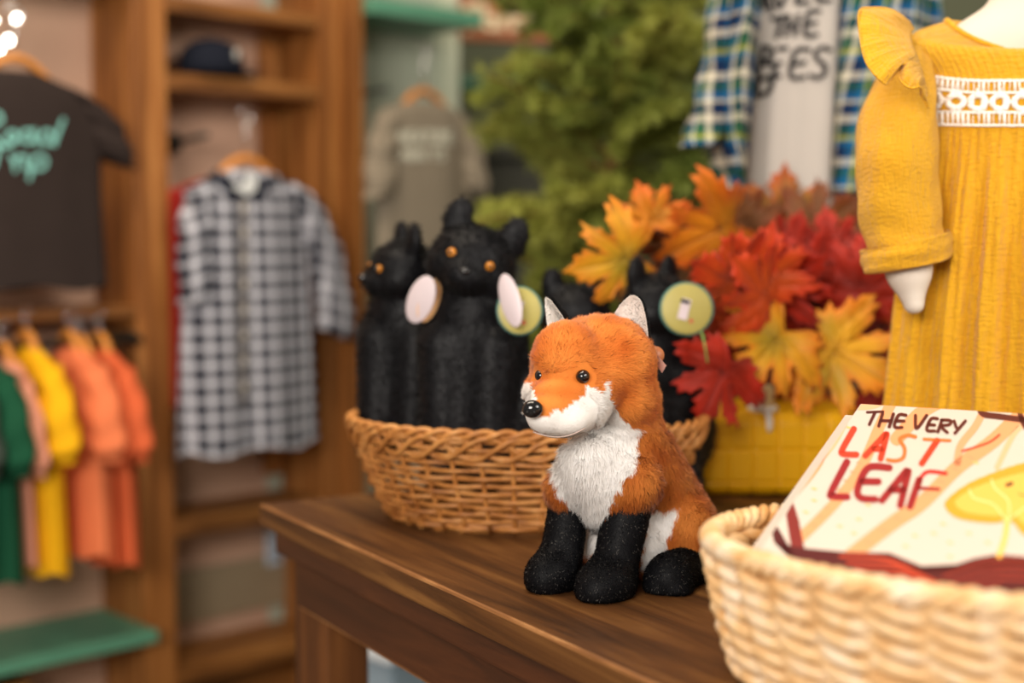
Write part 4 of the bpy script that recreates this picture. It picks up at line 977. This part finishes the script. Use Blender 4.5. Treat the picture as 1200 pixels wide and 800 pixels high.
# grey tee in the third bay
GT = plain('taupe_cotton', srgb(142, 131, 114), .9, .12, .08, 16, .1)
cc = P(497, 130, 3.12); cc = Vector((cc.x, cc.y, 0)); zt = P(497, 120, 3.12).z
th, bv = garment('taupe tee with two pale printed lines, hanging left of the tree', 'shirt', cc, zt, [(0, .05, .015), (.012, .09, .024), (.035, .128, .028), (.12, .132, .032), (.30, .134, .034), (.46, .140, .036)], GT, DD, NNV, 'taupe_tee',
    [[(.10, 0, .03, .026, .024), (.125, -.01, .10, .030, .03), (.132, -.02, .19, .030, .03)], [(-.10, 0, .03, .026, .024), (-.128, -.01, .10, .032, .03), (-.140, -.02, .20, .034, .03)]], folds=(.002, 9, .004, 5), hook=.13, hanglbl='pale wooden hanger holding the taupe tee')
BLK = {'A': [[(0, 1), (.4, 0), (.8, 1)], [(.2, .65), (.6, .65)]], 'D': [[(0, 0), (0, 1)], [(0, 0), (.7, .3), (.7, .7), (0, 1)]], 'V': [[(0, 0), (.4, 1), (.8, 0)]], 'E': [[(.6, 0), (0, 0)], [(0, 0), (0, 1)], [(0, 1), (.6, 1)], [(0, .5), (.5, .5)]], 'N': [[(0, 1), (0, 0)], [(0, 0), (.6, 1)], [(.6, 1), (.6, 0)]],
       'T': [[(0, 0), (.8, 0)], [(.4, 0), (.4, 1)]], 'U': [[(0, 0), (0, .7), (.35, 1), (.7, .7), (.7, 0)]], 'R': [[(0, 0), (0, 1)], [(0, 0), (.6, .15), (.5, .5), (0, .5)], [(.25, .5), (.6, 1)]], 'W': [[(0, 0), (.2, 1)], [(.2, 1), (.4, .3)], [(.4, .3), (.6, 1)], [(.6, 1), (.8, 0)]], 'I': [[(.2, 0), (.2, 1)]], 'S': [[(.6, .1), (.1, .1), (.1, .45), (.6, .6), (.5, 1), (0, .9)]],
       'P': [[(0, 0), (0, 1)], [(0, 0), (.65, .12), (.6, .5), (0, .55)]], 'K': [[(0, 0), (0, 1)], [(.6, 0), (0, .55)], [(.15, .45), (.65, 1)]]}
def word(s_, x0, y0, h_, step, w_):
    out = []
    for i, ch in enumerate(s_):
        for st in BLK[ch]: out.append(ribbon2([(x0+i*step+x*step*.9, y0+y*h_) for x, y in st], w_))
    return out
decal(bv, word('ADVENTURE', 452, 154, 14, 9.0, 3.4)+word('AWAITS', 470, 175, 12, 8.8, 3.2), 'printed_words', plain('pale_ink', srgb(206, 204, 186), .7), th, .003)
# face-out arms
def arm(lbl, t, z, ln, s_end):
    th = thing('clothes_hook', lbl, 'bracket', U(t, .160, z))
    v, f = tube([U(t, .158, z), U(t, s_end, z+.01)], .006, 8); mobj('rod', v, f, M['iron'], th)
    v, f = tube([U(t, .160, z), U(t, .150, z)], .022, 16); mobj('wall_plate', v, f, M['iron'], th)
arm('dark iron display arm on the pale wall above the taupe tee', .535, 1.44, .2, -.02)
arm('dark iron display arm behind the gingham dress neck', .10, 1.32, .2, .02)
arm('dark iron display arm behind the charcoal tee', -.42, 1.50, .2, -.1)
# glowing beads on a thread, added for the lamp glints of the chrome hanger hook
gl = NT('glint_glow', .1); gl.base((1, .95, .85)); gl.b.inputs['Emission Color'].default_value = (1, .93, .82, 1); gl.b.inputs['Emission Strength'].default_value = 14
glint_root = thing('hook_glints', 'tiny glowing beads standing in for chrome hook glints above the charcoal tee', 'lights', P(20, 30, 2.58), None)
for (x, y, r_) in ((20, 22, .0068), (0, 58, .0045), (10, 47, .0068), (-6, 24, .0035)):
    sph('glint_bead', P(x, y, 2.58), r_, gl.m, glint_root, n=12)
v, f = tube([P(-30, 10, 2.585), P(-6, 20, 2.585), P(20, 18, 2.585), P(12, 44, 2.585), P(0, 56, 2.585), P(-30, 70, 2.585)], .0012, 5); mobj('glint_wire', v, f, M['iron'], glint_root)
# rail and the small clothes
rz_ = P(100, 398, 2.72).z; rail = thing('clothes_rail', 'metal rail carrying the small coloured clothes, lower left', 'rail', U(-.5, -.02, rz_))
v, f = tube([U(-1.25, -.02, rz_), U(-.079, -.02, rz_)], .008, 10); mobj('rod', v, f, M['iron'], rail)
for t_ in (-1.2, -.083): v, f = tube([U(t_, -.02, rz_), U(t_, .0, rz_+.01), U(t_, .16, rz_+.01)], .005, 6); mobj('bracket', v, f, M['iron'], rail)
def tat(px):  # where along the rail a photo column falls
    k_ = (px-600)/FPX; b0 = A0+NNV*(-.02); return (b0.x-k_*b0.y)/(k_*DD.y-DD.x)
KD = [(-26, 'dark green', srgb(22, 74, 50), 415, 670, .13, .028), (2, 'dusty pink', srgb(206, 138, 112), 420, 655, .11, .014), (30, 'yellow', srgb(232, 172, 20), 405, 662, .12, .030),
      (80, 'coral orange', srgb(226, 122, 78), 405, 640, .13, .032), (94, 'terracotta', srgb(190, 84, 48), 412, 650, .12, .022), (116, 'rust orange', srgb(206, 96, 56), 408, 652, .12, .026), (-62, 'grey green', srgb(60, 70, 62), 415, 660, .13, .03)]
pos = {'dark green': 'left of the yellow one', 'dusty pink': 'squeezed between the green and yellow ones', 'yellow': 'between the pink and coral ones', 'coral orange': 'puffed sleeve, right of the yellow one', 'terracotta': 'between the coral and rust ones', 'rust orange': 'nearest the pine post', 'grey green': 'cut by the left edge'}
for (px, cn, c_, y0, y1, hw, ht) in KD:
    t_ = tat(px); pp = U(t_, -.02, 0); z1_ = P(px, y0, pp.y).z; z2_ = P(px, y1, pp.y).z; L_ = z1_-z2_
    mt = plain(cn.replace(' ', '_')+'_cotton', c_, .85, .15, .14, 14, .1)
    garment(cn+' kids top on the rail, '+pos[cn], 'shirt', pp, z1_, [(0, .035, .012), (.015, .065, .018), (.04, hw-.02, ht*.8), (.12, hw-.012, ht), (L_*.6, hw-.01, ht*1.1), (L_, hw, ht*1.25)], mt, NNV, DD, 'kids_top',
        [[(-hw+.035, 0, .03, .022, ht*.7), (-hw+.012, 0, .08, .036, ht*.9), (-hw-.004, 0, .15, .042, ht*1.05), (-hw+.0, 0, .19, .030, ht*.8)], [(hw-.035, 0, .03, .022, ht*.7), (hw-.01, 0, .09, .034, ht*.9), (hw, 0, .18, .030, ht*.8)]],
        folds=(.004, 8, .007, 5), group=None, hook=.02, hscale=.6, hanglbl='small wooden hanger under the '+cn+' kids top')
# cap on the shelf
ccap = U(.135, .055, 1.448); cp_ = thing('baseball_cap', 'navy baseball cap with small white emblem on the upper shelf', 'cap', ccap)
NV = plain('navy_twill', srgb(20, 24, 36), .85, .2, .1, 60, .2)
V, F = lathe([(.066, 0), (.067, .02), (.064, .04), (.054, .058), (.036, .070), (.014, .076), (.001, .077)], (0, 0, 0), 48, lambda a, i: 1-.012*abs(math.cos(a*3))**12)
mobj('crown', [ccap+DD*x*1.0+NNV*y*.95+Vector((0, 0, z+.004)) for x, y, z in V], F, NV, cp_); cbv = bvh_of([ccap+DD*x+NNV*y*.95+Vector((0, 0, z+.004)) for x, y, z in V], F)
V = []; 
for k in range(7):
    for j in range(17):
        a = math.pi+math.pi*j/16; r_ = .06+k*.0065*(abs(math.sin(a))**.6)
        V.append(ccap+DD*(r_*math.cos(a))+NNV*(r_*math.sin(a)*.95)+Vector((0, 0, .006+.004*math.cos((j-8)/8*1.4)-k*.0004)))
F = [(k*17+j, k*17+j+1, (k+1)*17+j+1, (k+1)*17+j) for k in range(6) for j in range(16)]
br_ = mobj('brim', V, F, NV, cp_); md = br_.modifiers.new('t', 'SOLIDIFY'); md.thickness = .002
decal(cbv, [ribbon2([(276, 68), (279, 54), (284, 68)], 3), ribbon2([(274, 62), (286, 60)], 2.5), ribbon2([(278, 50), (284, 50)], 4)], 'emblem', M['white'], cp_, .002)
# wooden shop sign
sg = thing('wooden_sign', 'brown wooden sign with cream letters on the mint shelf, top middle', 'sign', P(585, 25, 3.55))
so = board('sign_board', P(590, 8, 3.56), (.30, .03, .17), R(10), wood('sign_wood', srgb(110, 56, 22), srgb(160, 88, 40), srgb(186, 112, 58), 0), sg, .004)
bpy.context.view_layer.update(); mw = so.matrix_world if so.parent is None else (Matrix.Translation(ROOT[sg.name])@Matrix.Translation(so.location)@so.rotation_euler.to_matrix().to_4x4())
sv = [mw@v_.co for v_ in so.data.vertices]; sbv = bvh_of(sv, [tuple(p_.vertices) for p_ in so.data.polygons])
decal(sbv, [ribbon2([(549, 6), (548, 36)], 7), ribbon2([(549, 7), (566, 8), (564, 21), (550, 24)], 7), ribbon2(ci(573, 27, 6), 5), ribbon2([(580, 20), (581, 34)], 5), ribbon2([(587, 20), (587, 34)], 5), ribbon2([(588, 24), (594, 20)], 5),
      ribbon2([(600, 10), (600, 34)], 5), ribbon2([(609, 20), (601, 27), (610, 34)], 5), ribbon2([(623, 20), (616, 22), (622, 28), (615, 34)], 5)], 'cream_letters', plain('cream_paint', srgb(226, 206, 168), .6), sg, .004)
o = board('painted_shelf', (.30, 4.88, 1.635), (1.5, .24, .03), 0, M['green'], None, .003); tag(o, 'far mint green shelf glimpsed through the tree', 'shelf')
cb = thing('display_cabinet', 'dark display cabinet standing behind the artificial tree', 'cabinet', (.45, 3.75, 0))
ck = plain('dark_cabinet_paint', srgb(38, 38, 26), .7)
board('cabinet_body', (.5, 3.8, .66), (1.55, .4, 1.32), 0, ck, cb, .01); board('cabinet_top', (.5, 3.79, 1.335), (1.6, .44, .03), 0, ck, cb, .006)
for x in (.12, .5, .88): board('door', (x, 3.59, .66), (.36, .02, 1.2), 0, ck, cb, .006)

# ------------------------------------------------------------ the artificial tree
NDL = NT('needles', .6, .3); oi = NDL.n('ShaderNodeObjectInfo'); nz = NDL.noise(scale=25, detail=3)
NDL.base(NDL.mix(nz, NDL.mix(oi.outputs['Random'], srgb(84, 100, 34), srgb(140, 146, 56)), NDL.mix(oi.outputs['Random'], srgb(120, 136, 56), srgb(178, 178, 84)))); NDL = NDL.m
BK = plain('tree_bark', srgb(104, 62, 38), .8, .2, .3, 30, .3)
TY = 2.55; tcx = P(722, 100, TY).x; tr_ = thing('artificial_conifer', 'bushy green artificial conifer behind the black cats and maple leaves', 'tree', (tcx, TY, 0))
v, f = tube([(tcx, TY, .30), (tcx+.01, TY, .8), (tcx-.005, TY, 1.2), (tcx, TY, 1.75)], [.02, .017, .014, .008], 10); mobj('trunk', v, f, BK, tr_)
v, f = lathe([(.0001, 0), (.11, 0), (.14, .30), (.15, .32), (.13, .32), (.12, .28), (.0001, .28)], (tcx, TY, 0), 36); mobj('pot', v, f, plain('dark_pot', srgb(60, 56, 50), .6), tr_)
def branch_mesh(seed, L):
    rg = np.random.default_rng(seed); mb = MB(); fm = []
    main = [(t*L, 0, .10*L*math.sin(t*2)+rg.normal(0, .004)) for t in np.linspace(0, 1, 7)]
    v, f = tube(main, [.004-.0004*i for i in range(7)], 4); mb.add(v, f); fm += [1]*len(f)
    tw = [main]
    for k in range(9):
        t = .25+.08*k; b_ = np.array(main[min(6, int(t*6))]); an = (1 if k % 2 else -1)*R(45+rg.normal()*14); l_ = L*(.42-.03*k)
        e = b_+np.array([math.cos(an)*l_, math.sin(an)*l_, rg.normal(0, .25)*l_]); pts = [b_, (b_+e)/2+np.array([0, 0, .006]), e]; tw.append(pts)
        v, f = tube(pts, .0016, 3); mb.add(v, f); fm += [1]*len(f)
    V = []; F = []
    for pts in tw:
        pp = spline(pts, 40)
        for i in range(2, 40):
            for j in range(7):
                d = (pp[i]-pp[i-1]); d = d/np.linalg.norm(d); r_ = rg.normal(size=3); r_ -= d*(r_@d); r_ /= np.linalg.norm(r_)
                dd = d*.55+r_*.8; ln = .024*(.7+.5*rg.random()); s_ = np.cross(dd, rg.normal(size=3)); s_ = s_/np.linalg.norm(s_)*.0008
                n = len(V); V += [pp[i]-s_, pp[i]+s_, pp[i]+dd*ln*.6+s_, pp[i]+dd*ln, pp[i]+dd*ln*.6-s_]; F.append((n, n+1, n+2, n+3, n+4))
    mb.add(V, F); fm += [0]*len(F)
    me = bpy.data.meshes.new('branch'); me.from_pydata(mb.v, [], mb.f); me.materials.append(NDL); me.materials.append(BK); me.polygons.foreach_set('material_index', fm); me.update(); return me
bms = [branch_mesh(i, .24) for i in range(4)]
for i in range(68):
    z = .84+.86*(i/68)+random.uniform(-.02, .02); yaw = i*2.399+random.uniform(-.3, .3); pit = random.uniform(-.45, .1)
    sc = random.uniform(.78, 1.22)*(1.0 if z < 1.5 else .9)
    o = link(bpy.data.objects.new('branch', bms[i % 4])); o.parent = tr_; o.location = (0, 0, z); o.rotation_euler = (random.uniform(-.6, .6), pit, yaw); o.scale = (sc,)*3
